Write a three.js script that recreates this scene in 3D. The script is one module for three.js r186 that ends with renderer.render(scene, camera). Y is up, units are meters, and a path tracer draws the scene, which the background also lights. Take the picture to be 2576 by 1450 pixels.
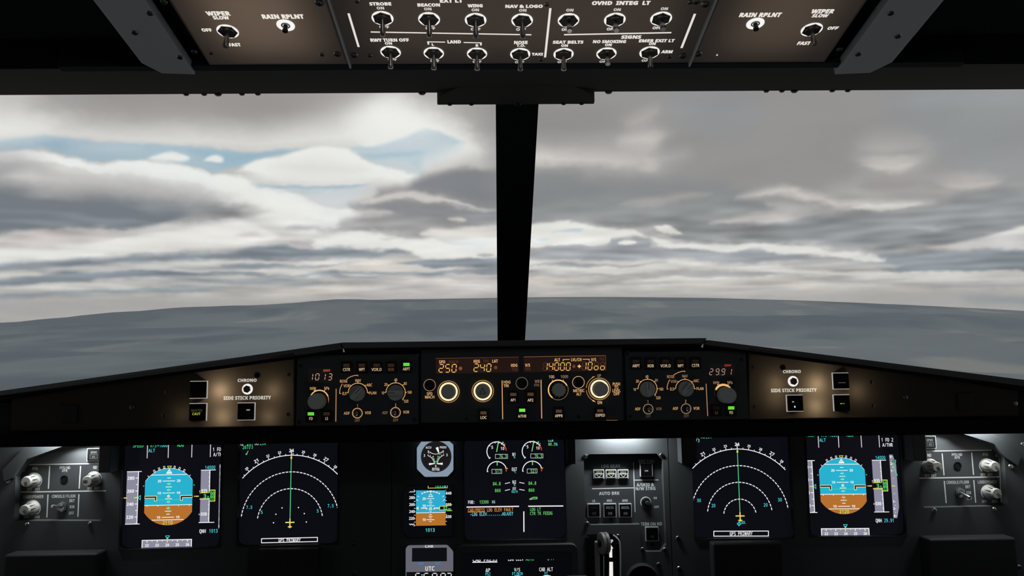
import * as THREE from 'three';
import { RoundedBoxGeometry } from 'three/addons/geometries/RoundedBoxGeometry.js';
import { mergeGeometries, toCreasedNormals } from 'three/addons/utils/BufferGeometryUtils.js';
import { ImprovedNoise } from 'three/addons/math/ImprovedNoise.js';
import { RectAreaLightUniformsLib } from 'three/addons/lights/RectAreaLightUniformsLib.js';

// ---------------------------------------------------------------- camera, exposure
const scene = new THREE.Scene();
const renderer = new THREE.WebGLRenderer({ antialias: true });
renderer.toneMapping = THREE.LinearToneMapping;
renderer.toneMappingExposure = 1;
renderer.shadowMap.enabled = true;
RectAreaLightUniformsLib.init();
const RAD = Math.PI / 180, FOCAL = 1900, MIDX = 1288, MIDY = 725;
const camera = new THREE.PerspectiveCamera(2 * Math.atan(MIDY / FOCAL) / RAD, 2576 / 1450, 0.02, 60000);
camera.position.set(-0.031, 1.2, 0);
camera.rotation.set(2.17 * RAD, -1.0 * RAD, -0.62 * RAD, 'YXZ');
camera.updateMatrixWorld(true);

// ---------------------------------------------------------------- sky: a broken cloud deck, laid out in azimuth / elevation (degrees)
const noise = new ImprovedNoise();
const fbm = (x, y, z, n = 4) => { let s = 0, a = 0.5; for (let i = 0; i < n; i++, a *= 0.5, x *= 2.03, y *= 2.03, z *= 2.03) s += a * noise.noise(x, y, z); return s; };
const sstep = (a, b, x) => { const t = Math.min(1, Math.max(0, (x - a) / (b - a))); return t * t * (3 - 2 * t); };
// each cloud bank: [sRGB colour], cover, softness of its upper and lower edge in degrees, [azimuth, elevation, ...] of its outline
const CLOUDS = [
[[210,207,202],0.8,1.81,1.21,[-35.38,16.99,2.18,20.36,0.29,14.79,2.02,7.12,-7.61,4.77,-35.20,4.19]],
[[165,160,156],1,1.51,0.78,[-32.51,17.53,-32.04,14.50,-30.50,13.34,-28.92,12.87,-25.13,12.80,-22.11,13.44,-18.95,13.31,-15.66,13.85,-12.83,14.90,-10.51,15.90,-8.15,16.61,-6.33,20.30]],
[[150,147,144],0.8,1.21,0.90,[-30.10,17.46,-29.17,14.40,-25.86,13.51,-22.37,13.95,-17.87,13.93,-14.54,15.25,-12.25,16.76,-11.66,19.51]],
[[160,160,160],0.5,0.60,0.60,[-30.96,14.78,-29.40,14.99,-28.25,14.52,-29.61,13.85,-30.73,14.07]],
[[238,238,232],0.9,0.90,0.72,[-34.52,12.47,-32.02,12.36,-29.83,12.52,-26.58,12.51,-22.11,13.12,-17.87,13.11,-13.40,13.92,-10.51,14.89,-7.56,15.78,-4.56,15.06,-2.76,13.92,-3.98,12.76,-10.52,12.57,-16.22,12.21,-21.59,11.98,-26.57,11.99,-31.15,11.92,-34.50,11.27]],
[[165,161,157],0.95,1.21,0.90,[-6.94,19.74,-6.35,16.66,-4.56,15.85,-3.05,15.07,-1.54,14.22,0.28,13.78,4.53,13.56,4.62,19.76]],
[[238,239,234],0.95,0.72,0.60,[-9.33,16.06,-7.85,16.39,-6.36,15.59,-4.26,14.49,-2.16,13.49,-1.56,12.18,-4.59,11.30,-5.79,10.70,-8.17,11.25,-10.52,12.62,-11.10,14.59]],
[[168,190,202],1,0.15,0.12,[-34.10,11.23,-33.27,11.37,-32.27,11.64,-30.97,11.94,-29.37,11.86,-27.05,11.89,-25.32,12.13,-24.13,12.05,-22.62,12.06,-21.07,11.96,-19.48,11.91,-17.32,11.98,-15.66,12.24,-14.20,12.37,-15.10,12.10,-16.22,11.76,-17.32,11.48,-18.41,10.86,-19.74,10.68,-20.75,10.23,-21.58,10.57,-23.12,10.79,-24.52,10.85,-25.31,10.89,-26.08,10.57,-26.66,10.78,-27.60,10.44,-28.90,10.74,-29.81,10.80,-30.70,10.92,-31.83,10.90,-33.26,10.45,-34.08,10.31]],
[[146,181,198],0.7,0.24,0.30,[-22.10,11.89,-20.01,11.82,-17.87,11.84,-15.66,12.13,-16.77,11.73,-18.41,11.14,-20.01,10.88,-21.06,11.26]],
[[150,178,194],0.6,0.24,0.24,[-31.36,11.59,-30.26,11.61,-29.59,11.38,-30.03,10.93,-31.14,11.12]],
[[190,203,210],0.7,0.30,0.30,[-25.12,11.70,-25.69,11.50,-27.04,11.32,-28.37,11.26,-28.91,11.35,-28.37,11.55,-27.05,11.73,-25.69,11.80]],
[[236,237,233],1,0.12,0.15,[-24.87,10.98,-24.13,11.36,-23.38,11.60,-22.51,11.53,-22.15,11.24,-22.61,10.93,-23.87,10.84]],
[[234,236,232],1,0.09,0.12,[-21.17,11.19,-20.80,11.49,-20.41,11.60,-19.96,11.49,-19.93,11.14,-20.54,11.07]],
[[190,207,215],1,0.15,0.48,[-11.33,12.54,-9.82,12.70,-8.16,13.04,-6.97,13.47,-5.77,14.01,-4.81,13.91,-2.77,13.06,-3.98,12.24,-5.55,11.52,-5.91,10.64,-6.99,11.03,-8.41,11.24,-9.82,11.67,-10.64,11.99]],
[[166,192,205],0.7,0.15,0.18,[-10.52,12.11,-8.76,12.22,-6.08,12.44,-5.78,12.16,-7.58,11.90,-9.64,11.79]],
[[208,216,220],0.6,0.30,0.36,[-8.76,12.79,-5.78,13.43,-3.97,13.28,-3.37,12.71,-5.78,12.45,-7.87,12.53]],
[[240,242,238],1,0.12,0.90,[-34.08,10.31,-32.00,10.83,-30.03,10.73,-28.90,10.69,-27.60,10.39,-26.56,10.74,-25.31,10.86,-24.52,10.82,-23.12,10.74,-21.58,10.51,-20.75,10.18,-19.74,10.35,-18.40,9.97,-17.86,9.72,-16.77,9.43,-15.66,9.30,-14.20,8.78,-13.07,8.14,-11.11,8.10,-9.95,8.29,-9.66,7.13,-13.41,6.48,-16.21,7.00,-18.94,7.76,-22.85,8.69,-26.55,9.00,-28.89,9.61,-31.12,9.67,-34.07,9.39]],
[[240,241,237],1,0.12,0.36,[-18.94,10.56,-17.86,11.34,-16.22,11.65,-14.54,12.29,-12.26,12.67,-11.10,12.43,-10.52,11.94,-8.76,11.29,-6.99,10.98,-6.09,10.58,-7.29,9.92,-9.36,9.94,-11.69,9.89,-13.97,9.76,-16.22,9.79,-17.86,9.89]],
[[222,220,216],0.7,0.36,0.42,[-16.77,10.95,-13.97,11.64,-11.68,11.38,-9.94,10.92,-11.69,10.41,-15.10,10.34]],
[[206,212,215],1,0.09,0.42,[-18.08,9.71,-16.22,9.68,-13.97,9.64,-11.69,9.86,-9.36,9.94,-10.06,9.46,-10.76,8.40,-12.15,8.08,-13.07,8.17,-14.20,8.78,-15.66,9.30,-16.77,9.43]],
[[160,185,198],0.9,0.09,0.18,[-17.97,9.71,-16.22,9.68,-13.97,9.64,-11.69,9.83,-9.94,9.90,-11.98,9.53,-13.98,9.47,-16.21,9.45]],
[[175,196,206],0.5,0.12,0.12,[-13.12,9.24,-13.62,9.14,-14.82,9.07,-16.00,9.06,-16.49,9.13,-16.00,9.23,-14.82,9.30,-13.62,9.31]],
[[172,170,169],0.95,0.60,0.60,[-34.08,10.07,-31.99,10.33,-30.91,9.94,-29.79,9.38,-26.55,9.48,-23.61,9.30,-21.05,8.95,-18.94,8.66,-17.59,8.15,-20.00,6.88,-34.03,6.20]],
[[158,158,160],0.7,0.48,0.42,[-34.08,9.87,-32.42,10.04,-31.34,9.65,-32.40,9.05,-34.06,8.41]],
[[205,204,201],0.9,0.30,0.24,[-33.04,9.04,-32.41,9.55,-31.56,9.78,-30.90,9.44,-29.79,9.28,-29.56,9.04,-31.11,8.86,-32.40,8.90]],
[[100,107,114],1,0.42,0.18,[-34.06,8.41,-33.24,8.48,-31.97,8.39,-30.67,8.09,-28.88,8.11,-27.40,8.37,-26.06,8.29,-24.60,8.16,-23.10,8.13,-21.05,8.12,-19.20,7.98,-18.93,7.48,-21.05,7.12,-23.10,6.88,-24.59,6.49,-26.24,6.04,-27.94,6.15,-29.76,6.07,-31.51,5.90,-33.20,5.53,-34.02,5.42]],
[[132,131,131],0.7,0.27,0.18,[-21.57,8.15,-21.05,8.18,-18.94,8.10,-17.31,8.10,-16.49,7.96,-17.31,7.59,-18.93,7.31,-21.05,7.01,-23.10,6.88]],
[[102,110,119],0.6,0.30,0.24,[-34.05,7.68,-30.66,7.68,-26.06,7.71,-25.81,6.65,-28.86,6.29,-34.03,5.96]],
[[192,184,180],1,0.18,0.18,[-34.01,4.92,-33.20,5.16,-31.51,5.80,-29.76,5.94,-27.93,5.86,-26.52,5.76,-28.39,5.32,-31.07,4.95,-34.01,4.68]],
[[236,235,229],1,0.24,0.24,[-34.01,4.63,-30.63,4.82,-27.46,5.25,-24.09,5.97,-22.08,6.48,-20.00,6.83,-17.86,6.78,-16.21,6.14,-17.31,5.83,-18.66,5.46,-21.04,4.90,-23.59,4.78,-26.51,4.48,-28.84,4.15,-31.92,3.75,-34.00,3.54]],
[[205,200,196],0.7,0.24,0.24,[-21.56,5.16,-21.86,5.06,-22.58,5.00,-23.29,5.02,-23.59,5.11,-23.30,5.21,-22.58,5.27,-21.86,5.25]],
[[196,190,187],0.9,0.15,0.15,[-19.20,6.07,-17.85,6.33,-16.49,6.02,-17.85,5.82,-18.93,5.85]],
[[170,174,177],0.7,0.18,0.18,[-34.00,3.74,-32.34,3.89,-30.62,4.00,-27.92,4.39,-26.51,4.38,-28.83,3.89,-31.91,3.50,-33.99,3.30]],
[[122,132,140],1,0.18,0.18,[-33.99,3.15,-31.92,3.55,-30.62,3.74,-28.84,4.10,-26.98,4.20,-25.55,4.56,-24.08,4.60,-22.58,4.70,-19.99,4.70,-18.93,4.94,-17.85,5.25,-17.04,5.32,-15.93,5.40,-14.82,5.21,-13.53,5.14,-11.70,5.34,-9.38,5.15,-7.02,5.01,-6.13,4.89,-7.61,4.74,-10.54,4.55,-13.98,4.38,-17.31,4.29,-21.03,4.26,-24.08,4.14,-26.98,3.83,-30.62,3.41,-32.75,3.18]],
[[172,168,168],0.9,0.18,0.15,[-15.55,5.69,-14.26,5.83,-13.13,5.38,-13.70,5.20,-14.96,5.30]],
[[148,147,147],1,0.30,0.21,[-11.23,8.39,-9.36,8.66,-9.12,9.54,-6.99,9.86,-5.79,10.58,-3.99,10.95,-2.30,11.31,-1.21,11.07,2.07,10.81,2.32,6.76,-2.22,6.68,-4.33,6.26,-5.82,6.06,-7.61,6.17,-8.43,6.49,-11.23,6.43,-13.41,6.48,-15.44,6.62,-14.77,6.80,-12.15,6.80,-11.75,7.33,-10.53,7.70]],
[[124,127,131],0.85,0.24,0.36,[-6.40,9.81,-5.20,10.59,-2.30,11.19,-0.97,11.01,2.06,10.69,2.34,8.31,-1.60,8.29,-3.40,8.94,-5.20,9.35]],
[[128,130,134],0.75,0.24,0.24,[-10.53,8.28,-8.18,8.56,-5.81,8.70,-4.01,8.47,2.03,8.08,2.33,7.24,-1.61,7.09,-4.62,7.40,-7.60,7.74,-9.37,7.83]],
[[208,203,198],0.95,0.15,0.18,[-10.53,8.52,-8.18,9.32,-6.40,9.52,-4.61,9.18,-3.10,8.71,-1.60,8.23,0.22,8.10,-1.60,8.05,-4.01,8.53,-5.81,8.88,-7.89,8.85,-9.66,8.42]],
[[205,200,196],0.8,0.18,0.21,[-11.11,8.04,-9.36,8.07,-7.89,7.91,-8.78,7.61,-10.53,7.55]],
[[216,210,202],0.9,0.15,0.15,[-2.33,7.40,-2.56,7.27,-3.12,7.22,-3.67,7.27,-3.90,7.40,-3.67,7.52,-3.11,7.58,-2.56,7.52]],
[[228,224,217],0.9,0.18,0.18,[-5.22,6.68,-2.22,6.74,1.42,6.95,1.40,5.93,-1.62,5.96,-4.63,6.03,-5.82,6.20]],
[[243,243,237],1,0.18,0.18,[-13.41,5.90,-10.54,6.41,-8.78,6.37,-7.02,5.78,-5.23,5.97,-2.22,5.90,-0.11,5.95,0.18,4.50,-2.24,4.40,-5.83,4.47,-6.72,4.95,-9.38,5.24,-11.70,5.40,-13.41,5.26]],
[[200,212,217],0.8,0.09,0.15,[-4.03,5.79,-2.22,5.72,-0.41,5.77,-1.02,5.41,-2.83,5.48]],
[[190,188,186],0.8,0.09,0.09,[-7.70,5.90,-7.89,5.84,-8.35,5.81,-8.80,5.83,-8.99,5.89,-8.80,5.96,-8.34,5.99,-7.89,5.96]],
[[178,182,184],0.8,0.12,0.12,[-0.27,4.74,-0.45,4.64,-0.88,4.60,-1.30,4.65,-1.48,4.75,-1.30,4.86,-0.87,4.90,-0.45,4.85]],
[[138,147,155],1,0.12,0.12,[-7.44,4.15,-5.83,4.35,-3.44,4.41,1.99,4.36,1.98,3.73,-3.44,3.77,-5.84,3.84]],
[[222,216,206],0.9,0.15,0.15,[-14.54,4.14,-10.54,4.29,-7.62,4.18,-5.84,3.70,-7.62,3.46,-11.12,3.58,-12.85,3.46,-14.54,3.80]],
[[150,156,162],1,0.12,0.12,[-19.99,3.97,-17.31,4.06,-13.41,4.10,-10.54,4.17,-12.85,3.81,-17.31,3.66,-19.99,3.63]],
[[128,139,147],1,0.15,0.15,[-33.98,2.60,-31.05,3.01,-29.73,3.30,-27.91,3.28,-26.03,3.42,-24.08,3.57,-19.98,3.57,-17.31,3.43,-17.31,3.20,-20.51,3.17,-24.07,2.97,-26.50,2.77,-30.61,2.46,-33.98,2.26]],
[[216,213,206],0.9,0.12,0.12,[-33.99,3.20,-31.91,3.30,-30.83,3.22,-31.69,2.95,-33.99,2.83]],
[[205,205,200],0.9,0.09,0.09,[-29.51,3.25,-27.91,3.44,-26.51,3.63,-23.58,3.58,-19.98,3.52,-17.31,3.66,-17.31,3.51,-21.03,3.31,-24.57,3.34,-27.45,3.29]],
[[205,205,202],0.8,0.09,0.09,[-25.31,3.82,-23.08,3.97,-19.99,4.13,-16.76,4.27,-16.76,4.12,-21.55,3.83,-23.58,3.68]],
[[142,150,157],1,0.12,0.12,[-18.39,3.31,-15.10,3.15,-13.07,3.51,-11.24,3.58,-8.21,3.40,-4.65,3.51,1.98,3.70,1.98,3.21,-7.03,3.07,-11.70,3.08,-15.10,3.01,-18.39,3.08]],
[[212,209,202],1,0.15,0.15,[-33.97,1.71,-32.74,2.02,-31.47,2.34,-28.82,2.64,-26.50,2.72,-24.66,2.47,-26.02,2.30,-28.82,2.11,-31.47,1.93]],
[[148,159,165],0.9,0.15,0.18,[-33.97,1.66,-31.47,1.88,-28.82,2.06,-25.78,2.19,-23.57,2.37,-18.92,2.28,-21.54,1.99,-26.96,1.81,-30.60,1.58,-33.97,1.37]],
[[158,165,169],0.8,0.15,0.18,[-24.57,2.80,-21.55,2.99,-17.30,2.97,-14.54,2.75,-17.30,2.51,-21.54,2.49]],
[[165,170,172],0.8,0.18,0.18,[-18.92,2.79,-16.21,2.92,-11.70,2.87,-8.80,2.69,-11.70,2.34,-16.21,2.34]],
[[205,205,198],0.8,0.09,0.09,[-17.85,3.05,-18.24,2.99,-19.19,2.96,-20.12,2.98,-20.51,3.03,-20.12,3.09,-19.19,3.13,-18.24,3.11]],
[[216,206,194],0.9,0.15,0.15,[-24.06,1.52,-24.35,1.42,-25.05,1.38,-25.73,1.42,-26.01,1.52,-25.73,1.61,-25.05,1.65,-24.35,1.61]],
[[212,203,193],0.7,0.15,0.15,[-26.96,0.85,-27.23,0.78,-27.89,0.75,-28.54,0.78,-28.81,0.86,-28.54,0.93,-27.89,0.96,-27.23,0.93]],
[[218,208,196],0.9,0.15,0.15,[-15.10,2.17,-13.42,2.40,-11.70,2.58,-9.68,2.45,-10.55,2.22,-12.85,1.87,-14.54,1.82]],
[[222,214,202],0.9,0.12,0.12,[-1.52,3.19,-1.91,3.11,-2.85,3.08,-3.78,3.12,-4.17,3.21,-3.78,3.29,-2.85,3.32,-1.91,3.28]],
[[222,212,200],0.9,0.12,0.12,[-3.03,2.72,-3.30,2.64,-3.93,2.61,-4.57,2.65,-4.83,2.73,-4.57,2.81,-3.93,2.85,-3.30,2.81]],
[[215,206,195],0.9,0.12,0.12,[-5.72,2.92,-6.04,2.81,-6.79,2.77,-7.55,2.82,-7.86,2.92,-7.55,3.03,-6.79,3.07,-6.04,3.02]],
[[214,205,193],0.8,0.12,0.12,[-9.97,2.75,-10.48,2.67,-11.70,2.64,-12.92,2.67,-13.41,2.75,-12.92,2.84,-11.70,2.87,-10.48,2.84]],
[[149,147,146],1,2.71,0.90,[0.05,20.39,38.10,16.15,37.77,5.84,21.64,5.34,2.33,7.12,1.17,11.88]],
[[140,145,149],0.7,0.90,0.90,[13.52,16.27,18.07,16.04,19.13,13.89,16.89,13.24,14.05,14.00]],
[[143,147,149],0.7,0.90,0.90,[27.99,14.90,35.52,13.61,35.37,9.01,31.57,9.19,28.85,11.30]],
[[158,163,167],0.6,0.60,0.60,[29.16,14.09,30.58,14.52,35.19,13.91,35.99,12.81,31.69,13.43,29.85,13.36]],
[[140,138,137],0.6,0.90,0.90,[3.33,14.74,7.57,14.90,9.35,13.97,5.74,13.39,3.31,13.45]],
[[188,183,179],0.9,0.66,0.66,[1.48,12.98,6.33,12.99,8.74,13.14,10.53,13.58,12.00,13.67,12.73,13.23,12.38,12.11,14.12,11.78,12.83,11.16,11.65,10.24,9.89,10.72,6.31,11.07,1.46,11.17]],
[[214,209,204],0.9,0.42,0.30,[1.48,12.34,3.30,12.49,4.51,12.17,9.31,11.67,10.49,11.27,6.91,11.40,3.89,11.48,1.47,11.52]],
[[206,202,196],0.8,0.36,0.36,[9.33,13.06,11.12,13.55,12.29,13.08,11.69,12.43,10.22,12.61]],
[[180,174,167],0.9,0.48,0.42,[9.65,14.25,10.85,14.92,12.03,15.08,11.72,14.42,10.54,13.97]],
[[200,196,190],0.7,0.30,0.30,[10.79,11.61,11.67,11.57,11.95,10.69,11.06,10.49]],
[[137,139,140],1,0.36,0.18,[0.85,10.70,5.10,10.93,6.60,10.48,7.50,10.33,9.88,10.13,11.41,10.25,14.54,9.92,16.81,9.51,19.01,8.53,20.63,8.10,23.26,7.21,23.21,5.26,20.56,5.08,17.83,5.24,14.00,5.47,13.03,5.97,11.58,6.49,9.82,6.60,7.44,6.90,5.65,7.18,5.05,7.31,3.54,7.31,0.81,6.90]],
[[126,131,133],0.6,0.36,0.30,[0.85,10.41,5.09,10.51,7.49,9.68,6.87,8.82,0.82,8.33]],
[[168,163,160],0.9,0.21,0.21,[9.25,8.33,11.03,8.74,13.37,8.94,15.95,8.87,15.09,8.63,13.07,8.31,11.02,8.16]],
[[196,191,187],0.9,0.21,0.18,[15.91,6.80,17.87,7.11,19.53,7.31,21.42,7.32,23.25,6.93,21.40,6.59,18.96,6.49]],
[[228,225,218],1,0.09,0.09,[11.58,6.55,12.63,6.60,13.44,6.37,13.95,6.06,13.03,6.09,12.22,6.29]],
[[204,198,192],1,0.27,0.24,[17.62,8.38,19.02,8.76,20.65,9.10,22.51,8.64,24.81,7.82,26.81,7.73,29.68,7.44,30.60,7.16,28.73,7.04,26.54,6.94,24.29,7.31,21.70,8.20,19.83,8.43]],
[[178,176,174],0.8,0.24,0.24,[19.82,8.09,21.70,7.92,24.29,7.20,23.25,6.87,20.61,7.31]],
[[224,222,217],1,0.15,0.09,[25.30,7.24,27.54,7.40,29.91,7.37,28.49,7.09,26.54,6.96]],
[[170,166,163],0.9,0.48,0.30,[23.81,8.55,25.36,9.25,26.37,9.70,29.27,9.42,32.01,8.89,33.74,8.20,33.30,7.74,31.52,7.39,26.81,7.65,24.31,7.96]],
[[184,180,176],0.8,0.66,0.42,[25.91,11.35,26.92,11.91,28.38,11.74,29.79,11.19,30.23,10.36,29.27,9.42,27.59,9.37,26.62,9.68,26.02,10.54]],
[[150,150,150],0.8,0.18,0.18,[25.90,10.97,27.87,10.88,30.01,10.85,29.30,10.57,26.89,10.66]],
[[206,201,194],0.8,0.42,0.18,[26.38,10.23,27.37,10.46,28.58,10.23,29.28,9.84,28.31,9.31,27.23,9.46]],
[[154,150,148],0.8,0.30,0.30,[26.26,9.17,27.83,9.24,30.18,8.76,31.32,8.44,29.24,8.27,26.82,8.21,26.09,8.65]],
[[196,190,185],0.85,0.42,0.18,[30.87,8.43,32.23,8.71,34.18,8.35,33.52,7.97,32.20,7.79,31.53,7.96]],
[[150,152,155],0.8,0.48,0.48,[32.03,9.65,35.89,9.68,35.85,8.47,33.33,8.75]],
[[133,136,138],1,0.30,0.24,[21.66,6.57,23.77,6.95,26.79,6.92,29.20,7.01,31.29,7.26,31.98,7.76,35.82,7.49,35.76,5.37,33.21,4.90,31.43,4.50,28.17,4.25,27.20,4.08,22.94,4.89,21.10,5.05,20.58,5.95]],
[[172,174,176],0.8,0.09,0.09,[28.92,5.60,30.10,5.63,31.91,5.50,31.01,5.38,29.39,5.46]],
[[206,204,201],1,0.12,0.15,[29.83,4.32,31.43,4.50,32.68,4.73,33.86,4.96,35.76,5.37,35.71,3.84,33.10,3.99,30.97,4.16]],
[[228,226,222],0.8,0.12,0.24,[32.99,4.71,34.29,5.03,35.75,5.32,35.74,4.83,34.06,4.54]],
[[134,143,149],1,0.15,0.09,[26.22,4.02,29.12,3.99,31.42,4.00,35.71,3.84,35.67,2.47,28.52,2.76,26.69,3.24,24.71,3.81]],
[[234,233,227],1,0.12,0.12,[11.57,5.84,13.30,5.32,15.59,5.12,18.93,5.09,21.52,4.92,22.67,4.67,24.11,4.33,25.97,4.08,27.43,3.64,26.85,3.50,24.20,3.89,22.66,4.17,20.54,4.31,17.26,4.54,14.44,4.69,12.14,5.17]],
[[234,233,227],1,0.15,0.12,[0.81,6.72,4.14,7.09,5.35,7.19,7.44,6.72,9.81,6.36,11.57,5.72,9.21,5.79,8.32,5.45,6.82,5.30,3.81,5.36,0.79,5.22]],
[[188,202,209],0.9,0.09,0.12,[4.13,6.37,5.94,6.73,6.54,6.62,6.24,6.39,4.43,6.25]],
[[186,203,210],0.9,0.09,0.09,[2.49,5.80,3.58,5.90,3.76,5.66,2.91,5.61]],
[[222,220,214],0.8,0.12,0.12,[4.43,6.01,5.63,6.16,7.13,6.01,8.32,5.63,6.52,5.37,4.12,5.47]],
[[148,152,157],1,0.15,0.12,[3.51,5.12,5.62,5.33,8.13,5.28,8.47,5.80,9.51,5.72,11.33,5.73,11.56,5.13,14.44,4.81,16.70,4.50,18.38,4.68,19.47,4.64,21.34,4.22,24.20,3.83,22.65,3.67,20.53,3.71,17.25,3.76,14.43,4.22,10.95,4.20,7.40,4.15,5.01,4.32,2.30,4.57]],
[[240,238,231],1,0.06,0.06,[8.97,5.38,9.27,5.55,9.68,5.63,10.09,5.50,10.24,5.28,9.62,5.27]],
[[224,221,213],0.9,0.18,0.18,[1.39,4.25,5.61,4.19,9.18,3.88,13.28,4.14,16.69,3.63,20.53,3.57,23.16,3.37,20.51,3.00,16.12,3.24,10.35,3.26,5.60,3.47,1.38,3.52]],
[[156,159,160],1,0.09,0.12,[2.44,3.87,4.40,4.09,5.60,4.13,6.80,3.93,9.77,3.75,12.12,4.05,12.70,3.92,9.18,3.64,4.40,3.69]],
[[168,168,166],0.9,0.09,0.09,[1.38,3.34,5.59,3.29,9.17,3.10,13.84,3.24,17.79,3.17,21.04,2.82,17.78,2.68,9.17,2.90,4.39,3.12]],
[[180,176,172],0.8,0.12,0.12,[20.53,3.63,24.20,3.66,27.67,3.41,28.14,3.02,24.18,2.94,21.58,3.20]],
[[226,224,216],1,0.09,0.12,[18.89,3.34,21.58,3.03,25.19,2.85,29.08,2.71,35.67,2.47,35.66,2.10,33.13,1.99,29.07,2.32,24.17,2.67,20.24,2.84]],
[[175,175,172],0.7,0.15,0.15,[21.57,2.75,25.18,2.47,29.07,2.13,32.69,1.85,35.65,1.95,35.63,1.31,31.35,1.53,26.66,1.93,22.62,2.38]],
[[218,206,192],0.8,0.12,0.12,[2.27,2.73,5.59,2.80,6.18,2.62,3.78,2.41,1.97,2.43]],
[[222,214,200],0.8,0.09,0.09,[18.87,2.42,21.57,2.41,23.65,2.24,21.56,2.12,19.42,2.24]],
[[220,207,192],0.8,0.12,0.12,[21.55,1.67,22.86,1.81,23.89,1.67,22.60,1.54]],
[[219,207,192],0.8,0.12,0.12,[25.14,0.87,27.12,1.05,28.80,1.02,27.60,0.83,26.13,0.75]],
[[217,206,194],0.8,0.12,0.12,[26.65,1.82,29.05,1.60,31.34,1.22,29.74,1.21,27.62,1.47]],
[[225,216,202],0.9,0.09,0.09,[33.54,1.52,35.63,1.36,35.62,1.06,34.39,1.24]],
[[168,175,178],0.7,0.24,0.24,[31.78,0.95,33.53,1.17,36.03,0.95,36.01,0.31,33.08,0.51]],
[[240,241,238],0.8,0.60,0.60,[-34.52,12.47,-32.02,12.80,-30.71,12.42,-32.01,11.69,-34.50,11.27]],
[[244,244,239],0.8,0.42,0.42,[-20.01,9.78,-17.86,9.49,-15.66,8.73,-13.41,7.76,-14.54,7.04,-16.76,7.33,-18.94,8.32,-20.53,9.09]],
[[244,244,239],0.7,0.48,0.48,[-9.63,15.49,-7.56,15.78,-5.77,14.75,-4.57,13.91,-6.67,13.44,-8.75,13.54]],
[[240,238,232],0.8,0.18,0.18,[-26.52,5.55,-23.59,6.04,-20.52,6.70,-18.40,6.60,-19.99,5.99,-23.59,5.33,-26.04,5.09]],
[[130,140,149],0.9,0.12,0.12,[-34.00,3.54,-32.34,3.69,-29.96,3.86,-28.15,4.12,-28.83,3.89,-31.49,3.51,-33.99,3.25]],
[[230,227,218],0.8,0.12,0.12,[-17.31,4.12,-14.54,4.26,-10.54,4.41,-8.79,4.29,-11.70,4.05,-15.66,3.90]],
[[226,222,213],0.8,0.12,0.12,[-11.70,3.46,-8.80,3.28,-5.84,3.28,-7.62,3.16,-10.55,3.23]],
[[226,221,211],0.8,0.12,0.12,[2.58,2.97,5.59,2.87,9.16,2.75,6.78,2.67,3.78,2.77]],
[[228,223,213],0.8,0.09,0.09,[9.16,2.69,13.26,2.73,17.78,2.51,14.97,2.40,11.51,2.47]],
[[154,157,159],0.7,0.12,0.12,[4.38,2.52,9.16,2.39,13.82,2.42,11.51,2.23,6.78,2.25]],
];
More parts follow.
